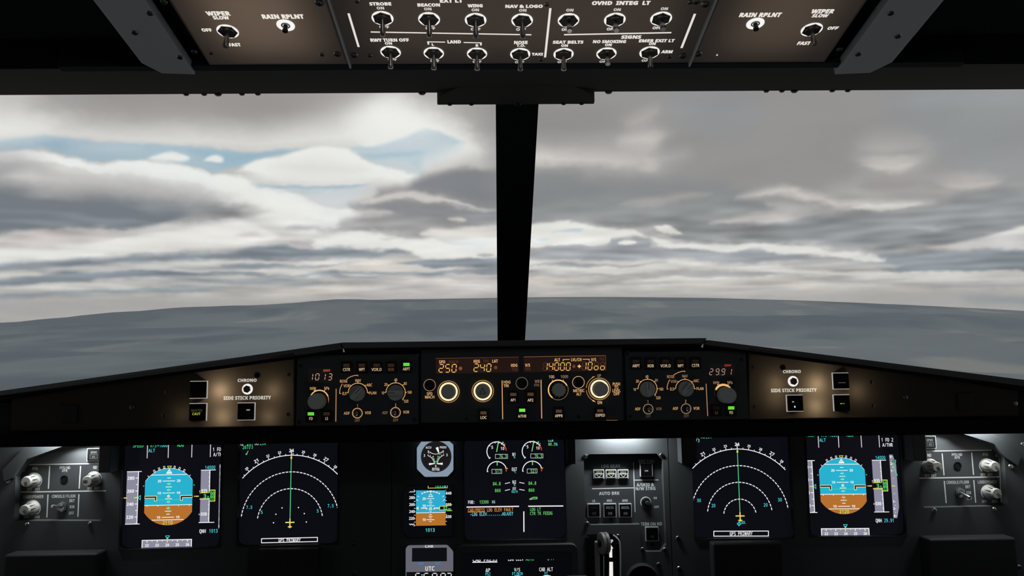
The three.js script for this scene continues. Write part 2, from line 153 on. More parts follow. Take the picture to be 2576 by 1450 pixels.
function buildSky() {
  const SW = 4096, SH = 2048, buf = new Float32Array(SW * SH * 3);
  for (let row = 0; row < SH; row++) {
    const el = ((row + 0.5) / SH - 0.5) * 180, y = Math.sin(el * RAD), c = Math.cos(el * RAD), low = el < 30 ? 1 : 3;
    for (let col = 0; col < SW; col += low) {
      const az = (col + 0.5) / SW * 360 - 90, x = Math.sin(az * RAD) * c, z = -Math.cos(az * RAD) * c, k = 1 / (Math.max(0, y) + 0.12);
      const n = el < -1 ? 0 : fbm(x * k * 1.3 + 5.2, 3.1, z * k * 1.3, 5) * 1.6;
      const t = sstep(0.0, 0.62, n + 0.10), hz = 1 - sstep(0, 8, el);
      const r = (136 + 78 * t) * (1 - hz) + (218 + 12 * t) * hz, g = (137 + 75 * t) * (1 - hz) + (211 + 12 * t) * hz, b = (139 + 70 * t) * (1 - hz) + (202 + 11 * t) * hz;
      for (let q = 0; q < low && col + q < SW; q++) { const i = (row * SW + col + q) * 3; buf[i] = r; buf[i + 1] = g; buf[i + 2] = b; }
    }
  }
  const warp = (az, el) => 0.22 * noise.noise(az * 0.55, el * 1.3, 1.7) + 0.10 * noise.noise(az * 1.5, el * 3.4, 9.1) + 0.05 * noise.noise(az * 4, el * 7, 4.4);
  for (const [rgb, cover, up0, low0, flat] of CLOUDS) {
    const softer = (q) => q * (1 + 0.9 * sstep(0.12, 0.4, q)) + 0.03, softUp = softer(up0), softLow = softer(low0);
    const pts = [], n = flat.length / 2, P = (i) => [flat[((i + n) % n) * 2], flat[((i + n) % n) * 2 + 1]];
    for (let i = 0; i < n; i++) {                     // Catmull-Rom through the outline
      const [a, b, c, d] = [P(i - 1), P(i), P(i + 1), P(i + 2)];
      for (let s = 0; s < 2; s++) { const t = s / 2; pts.push([0, 1].map((q) => 0.5 * (2 * b[q] + (c[q] - a[q]) * t + (2 * a[q] - 5 * b[q] + 4 * c[q] - d[q]) * t * t + (3 * b[q] - a[q] - 3 * c[q] + d[q]) * t ** 3))); }
    }
    const soft = Math.max(softUp, softLow), xs = pts.map((p) => p[0]), ys = pts.map((p) => p[1]);
    const wide0 = Math.min(...xs) < -33.2, wide1 = Math.max(...xs) > 35.2;      // banks that run on to the sides thin out slowly
    const x0 = wide0 ? -70 : Math.min(...xs) - soft - 0.4, x1 = wide1 ? 72 : Math.max(...xs) + soft + 0.4, y0 = Math.max(-2, Math.min(...ys) - soft - 0.4), y1 = Math.max(...ys) + soft + 0.4;
    for (let row = Math.floor((y0 / 180 + 0.5) * SH); row <= (y1 / 180 + 0.5) * SH; row++) {
      for (let col = Math.floor((x0 + 90) / 360 * SW); col <= (x1 + 90) / 360 * SW; col++) {
        const az = (col + 0.5) / SW * 360 - 90, el = ((row + 0.5) / SH - 0.5) * 180, w = warp(az, el);
        const X = Math.min(wide1 ? 35.2 : 180, Math.max(wide0 ? -33.2 : -180, az)) + w * 1.4, Y = el + w * 0.8 + (az < -33.2 ? (az + 33.2) * 0.03 : az > 35.2 ? (35.2 - az) * 0.03 : 0), run = (1 - sstep(-38, -68, az)) * (1 - sstep(40, 70, az));
        let d2 = 1e9, inside = false, ny = 0;
        for (let i = 0, j = pts.length - 1; i < pts.length; j = i++) {
          const [ax, ay] = pts[j], [bx, by] = pts[i], ex = bx - ax, ey = by - ay, t = Math.min(1, Math.max(0, ((X - ax) * ex + (Y - ay) * ey) / (ex * ex + ey * ey || 1)));
          const dx = X - ax - t * ex, dy = Y - ay - t * ey, d = dx * dx + dy * dy;
          if (d < d2) { d2 = d; ny = dy; }
          if ((by > Y) !== (ay > Y) && X < (ax - bx) * (Y - by) / (ay - by) + bx) inside = !inside;
        }
        const sd = Math.sqrt(d2) * (inside ? 1 : -1), up = 0.5 + 0.5 * Math.max(-1, Math.min(1, (inside ? -ny : ny) / (Math.sqrt(d2) + 1e-6)));
        const s = softLow + (softUp - softLow) * up, a = cover * run * sstep(-s * 0.9, s * 1.1, sd + w * 0.12);
        if (a <= 0) continue;
        const i = (row * SW + ((col + SW) % SW)) * 3;
        for (let q = 0; q < 3; q++) buf[i + q] += (rgb[q] - buf[i + q]) * a;
      }
    }
  }
  const data = new Uint8Array(SW * SH * 4);
  for (let row = 0, i = 0; row < SH; row++) {
    const el = ((row + 0.5) / SH - 0.5) * 180;
    for (let col = 0; col < SW; col++, i++) {
      const az = (col + 0.5) / SW * 360 - 90, v = el > -1 && el < 26 ? 6 * noise.noise(az * 0.14, el * 0.5, 3.3) + (4 * noise.noise(az * 0.35, el * 1.5, 7.7) + 1.5 * noise.noise(az * 1.3, el * 5, 2.2)) * (1 - 0.7 * sstep(7, 11, el)) + (13 + 36 * noise.noise(az * 0.17, 9 * Math.log(el + 2.5), 5.5) + 28 * noise.noise(az * 0.4, 21 * Math.log(el + 2.5), 8.1)) * sstep(0.8, 2.2, el) * (1 - sstep(6, 9.5, el)) : 0;
      const calm = 1 - 0.75 * sstep(212, 240, buf[i * 3]);
      for (let q = 0; q < 3; q++) data[i * 4 + q] = Math.max(0, Math.min(255, buf[i * 3 + q] + v * calm));
      data[i * 4 + 3] = 255;
    }
  }
  const sky = new THREE.DataTexture(data, SW, SH, THREE.RGBAFormat);
  sky.colorSpace = THREE.SRGBColorSpace; sky.mapping = THREE.EquirectangularReflectionMapping; sky.magFilter = THREE.LinearFilter; sky.needsUpdate = true;
  scene.background = sky;
}
buildSky();

// ---------------------------------------------------------------- cabin light: an unseen ceiling lamp, placed to light the grey knobs
const M = {};
const std = (name, rgb, roughness = 0.8, more = {}) => (M[name] = new THREE.MeshPhysicalMaterial({ name, color: new THREE.Color().setRGB(...rgb), roughness, ...more }));
const glow = (name, rgb, k = 1) => { const c = new THREE.Color().setRGB(...rgb); return (M[name] = new THREE.MeshStandardMaterial({ name, color: c.clone().multiplyScalar(0.2), emissive: c, emissiveIntensity: k, roughness: 0.6 })); };

// a fine speckled paint grain shared by the painted panels (bump only)
function grainTexture(size, seed, scale) {
  const d = new Uint8Array(size * size * 4); let s = seed;
  const rnd = () => { s = (s * 1664525 + 1013904223) >>> 0; return s / 4294967296; };
  for (let i = 0; i < size * size; i++) { const v = 255 * (0.35 + 0.4 * rnd() + 0.25 * rnd()); d[i * 4] = d[i * 4 + 1] = d[i * 4 + 2] = v; d[i * 4 + 3] = 255; }
  const t = new THREE.DataTexture(d, size, size); t.wrapS = t.wrapT = THREE.RepeatWrapping; t.magFilter = THREE.LinearFilter; t.repeat.set(scale, scale); t.needsUpdate = true; return t;
}
const grain = grainTexture(256, 7, 12);
std('shell', [0.006, 0.0075, 0.008], 0.9, { specularIntensity: 0.12, bumpMap: grain, bumpScale: 0.0002 });
std('coaming', [0.004, 0.0046, 0.005], 0.95, { specularIntensity: 0.12, bumpMap: grain, bumpScale: 0.0003 });
std('face', [0.014, 0.0165, 0.0175], 0.85, { specularIntensity: 0.2 });
std('plate', [0.022, 0.024, 0.026], 0.75, { specularIntensity: 0.25 });
std('sheet', [0.075, 0.08, 0.082], 0.62, { specularIntensity: 0.3, bumpMap: grain, bumpScale: 0.00012 });
std('rail', [0.23, 0.245, 0.25], 0.6, { bumpMap: grain, bumpScale: 0.0002 });
std('black', [0.004, 0.004, 0.005], 0.5, { specularIntensity: 0.4 });
std('cap', [0.005, 0.005, 0.006], 0.35, { specularIntensity: 0.4 });
std('bezel', [0.03, 0.031, 0.033], 0.6, { specularIntensity: 0.4 });
std('knob_grey', [0.33, 0.345, 0.33], 0.6);
std('knob_cream', [0.46, 0.44, 0.39], 0.5);
std('ink', [0.01, 0.01, 0.01], 0.7);
std('dark_metal', [0.30, 0.28, 0.26], 0.34, { metalness: 1 });
std('steel', [0.55, 0.56, 0.56], 0.28, { metalness: 1 });
std('bright_frame', [0.62, 0.63, 0.62], 0.35);
std('edge_metal', [0.42, 0.43, 0.44], 0.4, { metalness: 0.3 });
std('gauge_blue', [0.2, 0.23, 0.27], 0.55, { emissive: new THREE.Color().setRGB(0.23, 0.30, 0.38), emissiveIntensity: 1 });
glow('white_light', [1, 0.98, 0.95], 0.9);
glow('warm_light', [1, 0.82, 0.5], 1.1);
glow('amber_light', [0.9, 0.46, 0.17], 0.5);
glow('lamp_face', [1, 1, 0.98], 1.5);

// ---------------------------------------------------------------- helpers
const V3 = (x, y, z) => new THREE.Vector3(x, y, z);
const ray = (px, py) => V3((px - MIDX) / FOCAL, (MIDY - py) / FOCAL, -1).applyQuaternion(camera.quaternion);     // sight line, one metre deep
const spot = (px, py, depth) => ray(px, py).multiplyScalar(depth).add(camera.position);
class Board {                                                       // a panel's own plane: U right, V up the panel, N out of its face
  constructor(through, tilt) { this.O = through; this.U = V3(1, 0, 0); this.N = V3(0, Math.sin(tilt), Math.cos(tilt)); this.V = this.N.clone().cross(this.U); this.q = new THREE.Quaternion().setFromRotationMatrix(new THREE.Matrix4().makeBasis(this.U, this.V, this.N)); }
  at(px, py, n = 0) {                                               // surveyed point of the photograph -> metres on the panel, n in front of it
    const d = ray(px, py), o = this.O.clone().addScaledVector(this.N, n), t = o.clone().sub(camera.position).dot(this.N) / d.dot(this.N);
    const p = d.multiplyScalar(t).add(camera.position).sub(this.O); return [p.dot(this.U), p.dot(this.V)];
  }
  world(u, v, n = 0) { return this.O.clone().addScaledVector(this.U, u).addScaledVector(this.V, v).addScaledVector(this.N, n); }
}
const GLARE = new Board(spot(1312, 985, 1.05), 4.3 * RAD), MAIN = new Board(spot(1290, 1230, 1.22), 4.3 * RAD), OVER = new Board(spot(1300, 90, 0.66), (15.7 - 90) * RAD);
const taken = new Map();
const numbered = (n) => { const k = taken.get(n) ?? 0; taken.set(n, k + 1); return k ? n + '_' + String(k).padStart(3, '0') : n; };
const shade = (m) => { m.castShadow = m.receiveShadow = true; return m; };
function tag(o, label, category, group, kind) { if (label) o.userData.label = label; if (category) o.userData.category = category; if (group) o.userData.group = group; if (kind) o.userData.kind = kind; return o; }
function thing(name, label, category, board, [u, v], group) {       // a Group on a board, its axes those of the board
  const g = new THREE.Group(); g.name = numbered(name); g.position.copy(board.world(u, v)); g.quaternion.copy(board.q); g.board = board; g.c = [u, v]; scene.add(g); return tag(g, label, category, group);
}
function part(parent, name, geometry, material, label) { const m = shade(new THREE.Mesh(geometry, material)); m.name = name; parent.add(m); if (label) m.userData.label = label; return m; }
function sub(parent, name, u, v, n = 0, label) { const g = new THREE.Group(); g.name = name; g.position.set(u, v, n); parent.add(g); if (label) g.userData.label = label; return g; }
function struct(name, geometry, material) { const m = shade(new THREE.Mesh(geometry, material)); m.name = name; m.userData.kind = 'structure'; scene.add(m); return m; }
const box = (w, h, d, x = 0, y = 0, z = 0) => new THREE.BoxGeometry(w, h, d).translate(x, y, z);
const rbox = (w, h, d, r, x = 0, y = 0, z = 0, seg = 2) => new RoundedBoxGeometry(w, h, d, seg, r).translate(x, y, z);
const cyl = (r1, r0, h, seg = 24) => new THREE.CylinderGeometry(r1, r0, h, seg).rotateX(Math.PI / 2).translate(0, 0, h / 2);      // stands on the panel, axis along N; r1 = outer end
const lathe = (pts, seg = 24) => toCreasedNormals(new THREE.LatheGeometry(pts.map(([r, h]) => new THREE.Vector2(Math.max(r, 1e-5), h)), seg).rotateX(Math.PI / 2), 0.7);  // profile radius / height along N
const ring = (r0, r1, h, seg = 40) => lathe([[r0, 0], [r1, 0], [r1, h], [r0, h], [r0, 0]], seg);
const merge = (...g) => mergeGeometries(g.map((x) => { const y = x.index ? x.toNonIndexed() : x; for (const k of Object.keys(y.attributes)) if (!['position', 'normal', 'uv'].includes(k)) y.deleteAttribute(k); return y; }));
const outline = (pts, round = 0) => {                               // closed Shape through points, corners rounded
  const s = new THREE.Shape(), n = pts.length;
  pts.forEach((p, i) => {
    const a = pts[(i + n - 1) % n], b = pts[(i + 1) % n], cut = (q) => { const dx = q[0] - p[0], dy = q[1] - p[1], l = Math.hypot(dx, dy), k = Math.min(round, l / 2.01) / l; return [p[0] + dx * k, p[1] + dy * k]; };
    if (!round) { i ? s.lineTo(...p) : s.moveTo(...p); return; }
    const [e, f] = [cut(a), cut(b)]; i ? s.lineTo(...e) : s.moveTo(...e); s.quadraticCurveTo(...p, ...f);
  });
  s.closePath(); return s;
};
const rect = (u0, v0, u1, v1, round = 0) => outline([[u0, v0], [u1, v0], [u1, v1], [u0, v1]], round);
const tidy = (pts) => pts.filter((p, i) => p.distanceTo(pts[(i + 1) % pts.length]) > 1e-6), holeOf = (shape, n = 6) => new THREE.Path(tidy(shape.getPoints(n)));
const slab = (shape, d, z0 = 0, bevel = 0) => new THREE.ExtrudeGeometry(shape, { depth: d - 2 * bevel, bevelEnabled: bevel > 0, bevelSize: bevel, bevelOffset: -bevel, bevelThickness: bevel, bevelSegments: 2, curveSegments: 6 }).translate(0, 0, z0 + bevel);
function loft(sections, closed = true) {                            // sections: arrays of Vector3, joined end to end and capped
  const n = sections[0].length, pos = [], tri = (a, b, c) => pos.push(...a.toArray(), ...b.toArray(), ...c.toArray());
  for (let s = 0; s + 1 < sections.length; s++) for (let i = 0; i < n; i++) { const j = (i + 1) % n; tri(sections[s][i], sections[s + 1][i], sections[s + 1][j]); tri(sections[s][i], sections[s + 1][j], sections[s][j]); }
  if (closed) for (const [s, f] of [[sections[0], 0], [sections.at(-1), 1]]) for (let i = 1; i + 1 < n; i++) f ? tri(s[0], s[i + 1], s[i]) : tri(s[0], s[i], s[i + 1]);
  const g = new THREE.BufferGeometry(); g.setAttribute('position', new THREE.Float32BufferAttribute(pos, 3)); g.setAttribute('uv', new THREE.Float32BufferAttribute(new Float32Array(pos.length / 3 * 2).map((_, i) => pos[(i >> 1) * 3 + (i & 1)]), 2)); g.computeVertexNormals(); return g;
}
const survey = (board, crop, n = 0) => (X, Y, nn = n) => board.at(crop[0] + X / crop[2], crop[1] + Y / crop[2], nn);   // points read off an enlarged part of the photograph

// a sheet of print: a canvas in metres of its board
class Sheet {
  constructor(board, u0, v0, u1, v1, ppm, bg, n = 0) {
    Object.assign(this, { board, u0, v0, u1, v1, ppm, n }); this.cv = document.createElement('canvas'); this.cv.width = Math.min(2048, Math.ceil((u1 - u0) * ppm)); this.cv.height = Math.min(2048, Math.ceil((v1 - v0) * ppm));
    this.kx = this.cv.width / (u1 - u0); this.ky = this.cv.height / (v1 - v0); this.x = this.cv.getContext('2d'); this.x.fillStyle = bg; this.x.fillRect(0, 0, this.cv.width, this.cv.height); this.use([0, 0, 1]); this.x.lineCap = 'butt';
  }
  use(crop) { this.crop = crop; return this; }
  P(X, Y) { const [u, v] = this.board.at(this.crop[0] + X / this.crop[2], this.crop[1] + Y / this.crop[2], this.n); return [(u - this.u0) * this.kx, (this.v1 - v) * this.ky]; }
  L(X, Y, d) { const [a, b] = [this.P(X - d / 2, Y), this.P(X + d / 2, Y)]; return Math.hypot(b[0] - a[0], b[1] - a[1]); }
  text(s, X, Y, w, h, color = '#fff', { font = 'bold', family = 'sans-serif', fat = 0, slant = 0 } = {}) {
    const c = this.x, [x, y] = this.P(X, Y), ww = this.L(X, Y, w), a = this.P(X, Y - h / 2), b = this.P(X, Y + h / 2), hh = Math.hypot(a[0] - b[0], a[1] - b[1]);
    c.save(); c.translate(x, y); c.font = `${font} 100px ${family}`; c.textAlign = 'center'; c.textBaseline = 'alphabetic'; c.fillStyle = c.strokeStyle = color;
    const m = c.measureText(s).width; c.transform(ww / m, 0, -slant * hh / 71.4, hh / 71.4, 0, hh / 2); c.fillText(s, 0, 0); if (fat) { c.lineWidth = fat; c.lineJoin = 'round'; c.strokeText(s, 0, 0); } c.restore();
  }
  line(pts, w, color = '#fff') { const c = this.x; c.strokeStyle = color; c.lineWidth = this.L(pts[0], pts[1], w); c.beginPath(); for (let i = 0; i < pts.length; i += 2) { const p = this.P(pts[i], pts[i + 1]); i ? c.lineTo(...p) : c.moveTo(...p); } c.stroke(); }
  poly(pts, color) { const c = this.x; c.fillStyle = color; c.beginPath(); for (let i = 0; i < pts.length; i += 2) { const p = this.P(pts[i], pts[i + 1]); i ? c.lineTo(...p) : c.moveTo(...p); } c.fill(); }
  arc(X, Y, r, a0, a1, w, color) { const pts = []; for (let i = 0; i <= 40; i++) { const a = (a0 + (a1 - a0) * i / 40) * RAD; pts.push(X + r * Math.cos(a), Y - r * Math.sin(a)); } this.line(pts, w, color); }
  dot(X, Y, r, color) { const c = this.x, [x, y] = this.P(X, Y); c.fillStyle = color; c.beginPath(); c.ellipse(x, y, this.L(X, Y, r), this.L(X, Y, r), 0, 0, 7); c.fill(); }
  frame(o, ex, ey, draw) {                                          // draw in design units: origin and the points (100, 0) and (0, 100) on the photograph
    const [a, b, d] = [this.P(...o), this.P(...ex), this.P(...ey)], c = this.x; c.save(); c.setTransform((b[0] - a[0]) / 100, (b[1] - a[1]) / 100, (d[0] - a[0]) / 100, (d[1] - a[1]) / 100, a[0], a[1]); draw(c); c.restore();
  }
  texture() { if (!this.t) { this.t = new THREE.CanvasTexture(this.cv); this.t.colorSpace = THREE.SRGBColorSpace; this.t.anisotropy = 8; } return this.t; }
  lit(name, rgb, k = 1, more = {}) { return new THREE.MeshPhysicalMaterial({ name, color: new THREE.Color().setRGB(...rgb), roughness: 0.7, emissive: 0xffffff, emissiveIntensity: k, emissiveMap: this.texture(), ...more }); }
  print(name, roughness = 0.6, more = {}) { return new THREE.MeshStandardMaterial({ name, map: this.texture(), roughness, ...more }); }
  face(u0, v0, u1, v1, n, c = [0, 0]) { return this.faceOf(rect(u0, v0, u1, v1), n, c); }
  faceOf(shape, n, c = [0, 0]) {
    const g = new THREE.ShapeGeometry(shape, 8), p = g.attributes.position, uv = g.attributes.uv;
    for (let i = 0; i < p.count; i++) uv.setXY(i, (p.getX(i) - this.u0) / (this.u1 - this.u0), (p.getY(i) - this.v0) / (this.v1 - this.v0));
    return g.translate(-c[0], -c[1], n);
  }
}

// fasteners
const screwGeo = lathe([[0.0001, 0.0016], [0.0014, 0.0015], [0.0026, 0.0009], [0.003, 0], [0, 0]].reverse(), 12);
const slotGeo = merge(box(0.0034, 0.0006, 0.0003, 0, 0, 0.00155), box(0.0006, 0.0034, 0.0003, 0, 0, 0.00155));
function screw(parent, u, v, n = 0, k = 1, mat = M.dark_metal, turn = 0.5) { const s = sub(parent, 'screw', u, v, n); s.rotation.z = turn + u * 40; s.scale.setScalar(k); part(s, 'head', screwGeo, mat); part(s, 'cross_slot', slotGeo, M.black); return s; }

// ---------------------------------------------------------------- land below: one rolling stretch of country up to the far ridge
function buildGround() {
  const A = 230, R = 110, pos = [], uv = [], idx = [], f = (a, r) => {
    const far = 1.47 * (1 - ((a - 1.5) / 34.5) ** 2), x = Math.sin(a * RAD) * r, z = -Math.cos(a * RAD) * r;
    const top = 9000 * Math.tan(Math.max(-1.2, far - 0.06) * RAD), k = sstep(2300, 9000, r);
    const hills = 80 * fbm(x / 1500 + 3, 0.5, z / 900, 4) * sstep(900, 2500, r) * (1 - 0.85 * sstep(6000, 8400, r)) + 190 * Math.max(0, fbm(x / 2600 + 8, 2.5, z / 900, 3)) * sstep(3000, 5000, r) * (1 - sstep(6500, 8300, r));
    return [x, 1.2 - 152 * (1 - k) + top * k + hills + 6 * fbm(x / 700, 4, z / 700, 3) * sstep(8000, 9000, r), z];
  };
  for (let j = 0; j <= R; j++) for (let i = 0; i <= A; i++) { const p = f(-100 + 200 * i / A, 1100 * (9300 / 1100) ** (j / R)); pos.push(...p); uv.push((p[0] + 9500) / 19000, -p[2] / 9400); }
  for (let j = 0; j < R; j++) for (let i = 0; i < A; i++) { const a = j * (A + 1) + i, b = a + A + 1; idx.push(a, a + 1, b, a + 1, b + 1, b); }
  const g = new THREE.BufferGeometry(); g.setAttribute('position', new THREE.Float32BufferAttribute(pos, 3)); g.setAttribute('uv', new THREE.Float32BufferAttribute(uv, 2)); g.setIndex(idx); g.computeVertexNormals();
  const SW = 1536, SH = 768, d = new Uint8Array(SW * SH * 4);        // dark woods on the hills, heath between, paler fields in the hollows
  for (let j = 0; j < SH; j++) for (let i = 0; i < SW; i++) {
    const x = i / SW * 19000 - 9500, z = -j / SH * 9400, k = (j * SW + i) * 4, hill = fbm(x / 1500 + 3, 0.5, z / 900, 2), fine = fbm(x / 620, 7.7, z / 900, 4);
    const wood = sstep(-0.12, 0.22, hill + 0.7 * fine), field = sstep(0.12, 0.3, fbm(x / 700 + 9, 1.3, z / 1300, 4)) * (1 - 0.7 * wood), w = 16 * fine;
    d[k] = 150 - 46 * wood + 42 * field + w; d[k + 1] = 162 - 41 * wood + 34 * field + w; d[k + 2] = 166 - 34 * wood + 20 * field + w; d[k + 3] = 255;
  }
  const t = new THREE.DataTexture(d, SW, SH); t.colorSpace = THREE.SRGBColorSpace; t.magFilter = THREE.LinearFilter; t.needsUpdate = true;
  struct('ground', g, new THREE.MeshStandardMaterial({ name: 'countryside', map: t, roughness: 1 })).userData.label = 'hazy grey green hills and fields far below the windscreen';
  scene.fog = new THREE.FogExp2(0xbcc8d4, 0.00008);                  // even haze over the country
}
buildGround();

// ---------------------------------------------------------------- the cockpit shell
const HEAD_Z = -0.95, HEAD_Y = spot(1288, 226, 0.95).y, deck = (z) => V3(0, 0, z);
{
  struct('floor', box(2.5, 0.04, 3.2, 0, -0.02, -0.5), M.shell);
  struct('wall_back', box(2.5, 2.2, 0.05, 0, 1.1, 1.05), M.shell);
  struct('wall_front', box(2.5, 1.0, 0.05, 0, 0.5, -1.95), M.shell);
  for (const s of [-1, 1]) {                                        // side walls with the opening of the side window
    const sh = outline([[-2.0, 0], [1.05, 0], [1.05, 2.2], [-0.7, 2.2], [-0.9, 1.9], [-0.98, 1.6], [-0.35, 1.6], [-0.3, 0.85], [-2.0, 0.85]].map(([z, y]) => [z, y]));
    const g = new THREE.ExtrudeGeometry(sh, { depth: 0.05, bevelEnabled: false }).rotateY(-Math.PI / 2).translate(s * 1.22 + 0.025, 0, 0);
    struct(s < 0 ? 'wall_left' : 'wall_right', g, M.shell);
  }
  // ceiling slab along the overhead board, from its front edge to the aft wall
  const [, vFront] = OVER.at(1300, 172), P = (u, v, n) => OVER.world(u, v, n), sec = (u) => [P(u, vFront, -0.03), P(u, vFront + 1.95, -0.03), P(u, vFront + 1.95, -0.07), P(u, vFront, -0.07)];
  struct('ceiling', loft([sec(-1.22), sec(1.22)]), M.shell);
  // header beam above the windscreen, its underside rising forward from the overhead panel to the glass line
  const f = P(0, vFront, -0.002), head = (x) => [V3(x, f.y, f.z), V3(x, HEAD_Y, HEAD_Z), V3(x, HEAD_Y + 0.012, HEAD_Z - 0.006), V3(x, 1.72, -0.9), V3(x, 1.72, f.z)];
  const h = struct('trim_1', loft([head(-1.24), head(1.24)]), M.shell); h.userData.label = 'black windscreen header beam under the overhead panel';
  for (const px of [465, 510, 545, 605, 645, 1060, 1535, 1940, 1980, 2012, 2110, 2150]) {
    const p = spot(px, 226, 0.945), s = sub(h, 'screw', p.x, HEAD_Y - 0.0014, HEAD_Z + 0.004); s.rotation.x = Math.PI / 2 + 0.2; s.scale.setScalar(px === 545 || px === 1535 || px === 1060 || px === 2012 ? 1.6 : 1.25); part(s, 'head', screwGeo, M.cap); part(s, 'cross_slot', slotGeo, M.black);
  }
  // fascia strip at the front edge of the overhead
  const fa = struct('trim_2', loft([-0.42, 0.42].map((u) => [P(u, vFront, 0.001), P(u, OVER.at(1300, 160)[1], 0.001), P(u, OVER.at(1300, 160)[1], -0.03), P(u, vFront, -0.03)])), M.face); fa.userData.label = 'dark front edge strip of the overhead panel';
  // rails either side of the overhead panel
  [[243, 372, 357, 150, -1], [2365, 2228, 2260, 148, 1]].forEach(([xo, xi, xb, yb, s], k) => {
    const uo = OVER.at(xo, 0)[0], ui = OVER.at(xi, 0)[0], v0 = OVER.at(k ? 2105 : 497, 179)[1], v1 = v0 + 0.5, vb = OVER.at(xb, yb)[1], um = ui + (uo - ui) * 0.72;
    const o = new THREE.Group(); o.name = 'trim_' + (3 + k); o.userData.kind = 'structure'; o.userData.label = (k ? 'right' : 'left') + ' grey metal rail screwed beside the overhead panel'; o.position.copy(P(0, 0, 0)); o.quaternion.copy(OVER.q); scene.add(o);
    part(o, 'rail', slab(outline([[ui, v0], [ui, v1], [uo, v1], [uo, vb], [um, v0 + (vb - v0) * 0.12]]), 0.010, -0.006, 0.001), M.rail); part(o, 'spacer', slab(outline([[ui + (uo - ui) * 0.2, v0 + 0.02], [ui + (uo - ui) * 0.2, v1], [ui + (uo - ui) * 0.8, v1], [ui + (uo - ui) * 0.8, vb + 0.01]]), 0.024, -0.03), M.shell);
    for (const [X, Y] of k ? [[2241, 33], [2259, 91], [2159, 136]] : [[377, 33], [339, 82], [453, 144]]) { const [u, v] = OVER.at(X, Y, 0.004); screw(o, u, v, 0.004, 1.0, M.dark_metal); }
  });
  // curved bracket under the header where the centre post starts
  const R = 0.2 * 0.955 / 1.9, cx = spot(1298, 250, 0.96), yb = spot(1298, 256, 0.96).y, br = new THREE.Group(); br.name = 'trim_5'; br.userData.kind = 'structure'; br.userData.label = 'black half round bracket between header beam and centre post'; br.position.set(cx.x, yb, -0.96); scene.add(br);
  const half = new THREE.Shape(); half.absarc(0, 0, R, 0, Math.PI, false); half.closePath();
  part(br, 'bracket', new THREE.ExtrudeGeometry(half, { depth: 0.03, bevelEnabled: true, bevelSize: 0.0008, bevelOffset: -0.0008, bevelThickness: 0.0008, bevelSegments: 1, curveSegments: 40 }).rotateX(Math.PI / 2).translate(0, 0.03, 0), M.bracket = new THREE.MeshPhysicalMaterial({ name: 'bracket', color: new THREE.Color().setRGB(0.008, 0.009, 0.01), roughness: 0.8, specularIntensity: 0.25, bumpMap: grain, bumpScale: 0.0003 }));
  for (const px of [1130, 1185, 1304, 1420, 1466]) { const s = sub(br, 'screw', spot(px, 258, 0.955).x - cx.x, -0.0006, 0.003); s.rotation.x = Math.PI / 2; s.scale.setScalar(px === 1304 ? 1.5 : 1.2); part(s, 'head', screwGeo, M.cap); part(s, 'cross_slot', slotGeo, M.black); }
  // centre post of the windscreen
  const tl = [spot(1247, 240, 1.0), spot(1356, 240, 1.0)], bl = [spot(1252, 905, 1.62), spot(1318, 905, 1.62)], back = V3(0, 0.03, -0.055), post = ([l, r]) => [l, r, r.clone().add(back).add(V3(-0.008, 0, 0)), l.clone().add(back).add(V3(0.008, 0, 0))];
  const po = struct('window_1', loft([post(tl), post(bl)]), M.shell); po.userData.label = 'black centre post between the two windscreens';
}

glow('unseen_pedestal_light', [0.95, 0.97, 1], 0.2);
// unseen ceiling lamp, placed to light the glareshield knobs: housing, lens, light
{
  const p = OVER.world(0.05, 0.66, 0.0), g = new THREE.Group(); g.name = 'unseen_ceiling_lamp'; g.position.copy(p); g.quaternion.copy(OVER.q); scene.add(g); tag(g, 'unseen dim ceiling lamp, placed to light the glareshield knobs', 'lamp');
  part(g, 'housing', lathe([[0, 0], [0.09, 0], [0.085, 0.018], [0.07, 0.022], [0, 0.022]], 32), M.edge_metal);
  part(g, 'unseen_lamp_lens', cyl(0.066, 0.068, 0.004, 32).translate(0, 0, 0.022), M.lamp_face);
  const l = new THREE.PointLight(0xf4f6ff, 0.1); l.name = 'unseen_ceiling_lamp_glow'; l.position.set(0, 0, 0.06); l.shadow.radius = 2.5; l.castShadow = true; g.add(l);
}

// unseen pedestal, out of view below; lit panels placed to light the overhead rails
{
  const g = new THREE.Group(); g.name = 'unseen_pedestal'; g.position.set(0, 0, -0.42); scene.add(g); tag(g, 'unseen centre pedestal with lit top, placed to light the overhead rails', 'pedestal');
  part(g, 'body', rbox(0.46, 0.56, 0.8, 0.01, 0, 0.28, 0), M.shell); part(g, 'unseen_shade_block', rbox(0.62, 0.82, 0.12, 0.02, 0, 0.41, -0.42), M.shell); for (let i = 0; i < 3; i++) for (const s of [-1, 1]) { part(g, 'unseen_light_panel', rbox(0.17, 0.006, 0.19, 0.002, s * 0.092, 0.561, -0.2 + i * 0.2), M.unseen_pedestal_light); part(g, 'unseen_pedestal_knob', lathe([[0, 0], [0.012, 0], [0.01, 0.018], [0, 0.018]].reverse(), 20).rotateX(-Math.PI / 2).translate(s * 0.092, 0.564, -0.24 + i * 0.2), M.black); }  // the tall front block, out of view, keeps this light off the instrument panel
  for (const x of [-0.05, 0.05]) part(g, 'unseen_thrust_lever', rbox(0.03, 0.12, 0.02, 0.006, x, 0.86, -0.4), M.knob_grey);  // levers on the unseen block, out of view
  const l = new THREE.RectAreaLight(0xf2f7ff, 1.5, 0.36, 0.6); l.name = 'unseen_pedestal_glow'; l.position.set(0, 0.568, 0); l.rotation.x = Math.PI / 2; g.add(l);
}

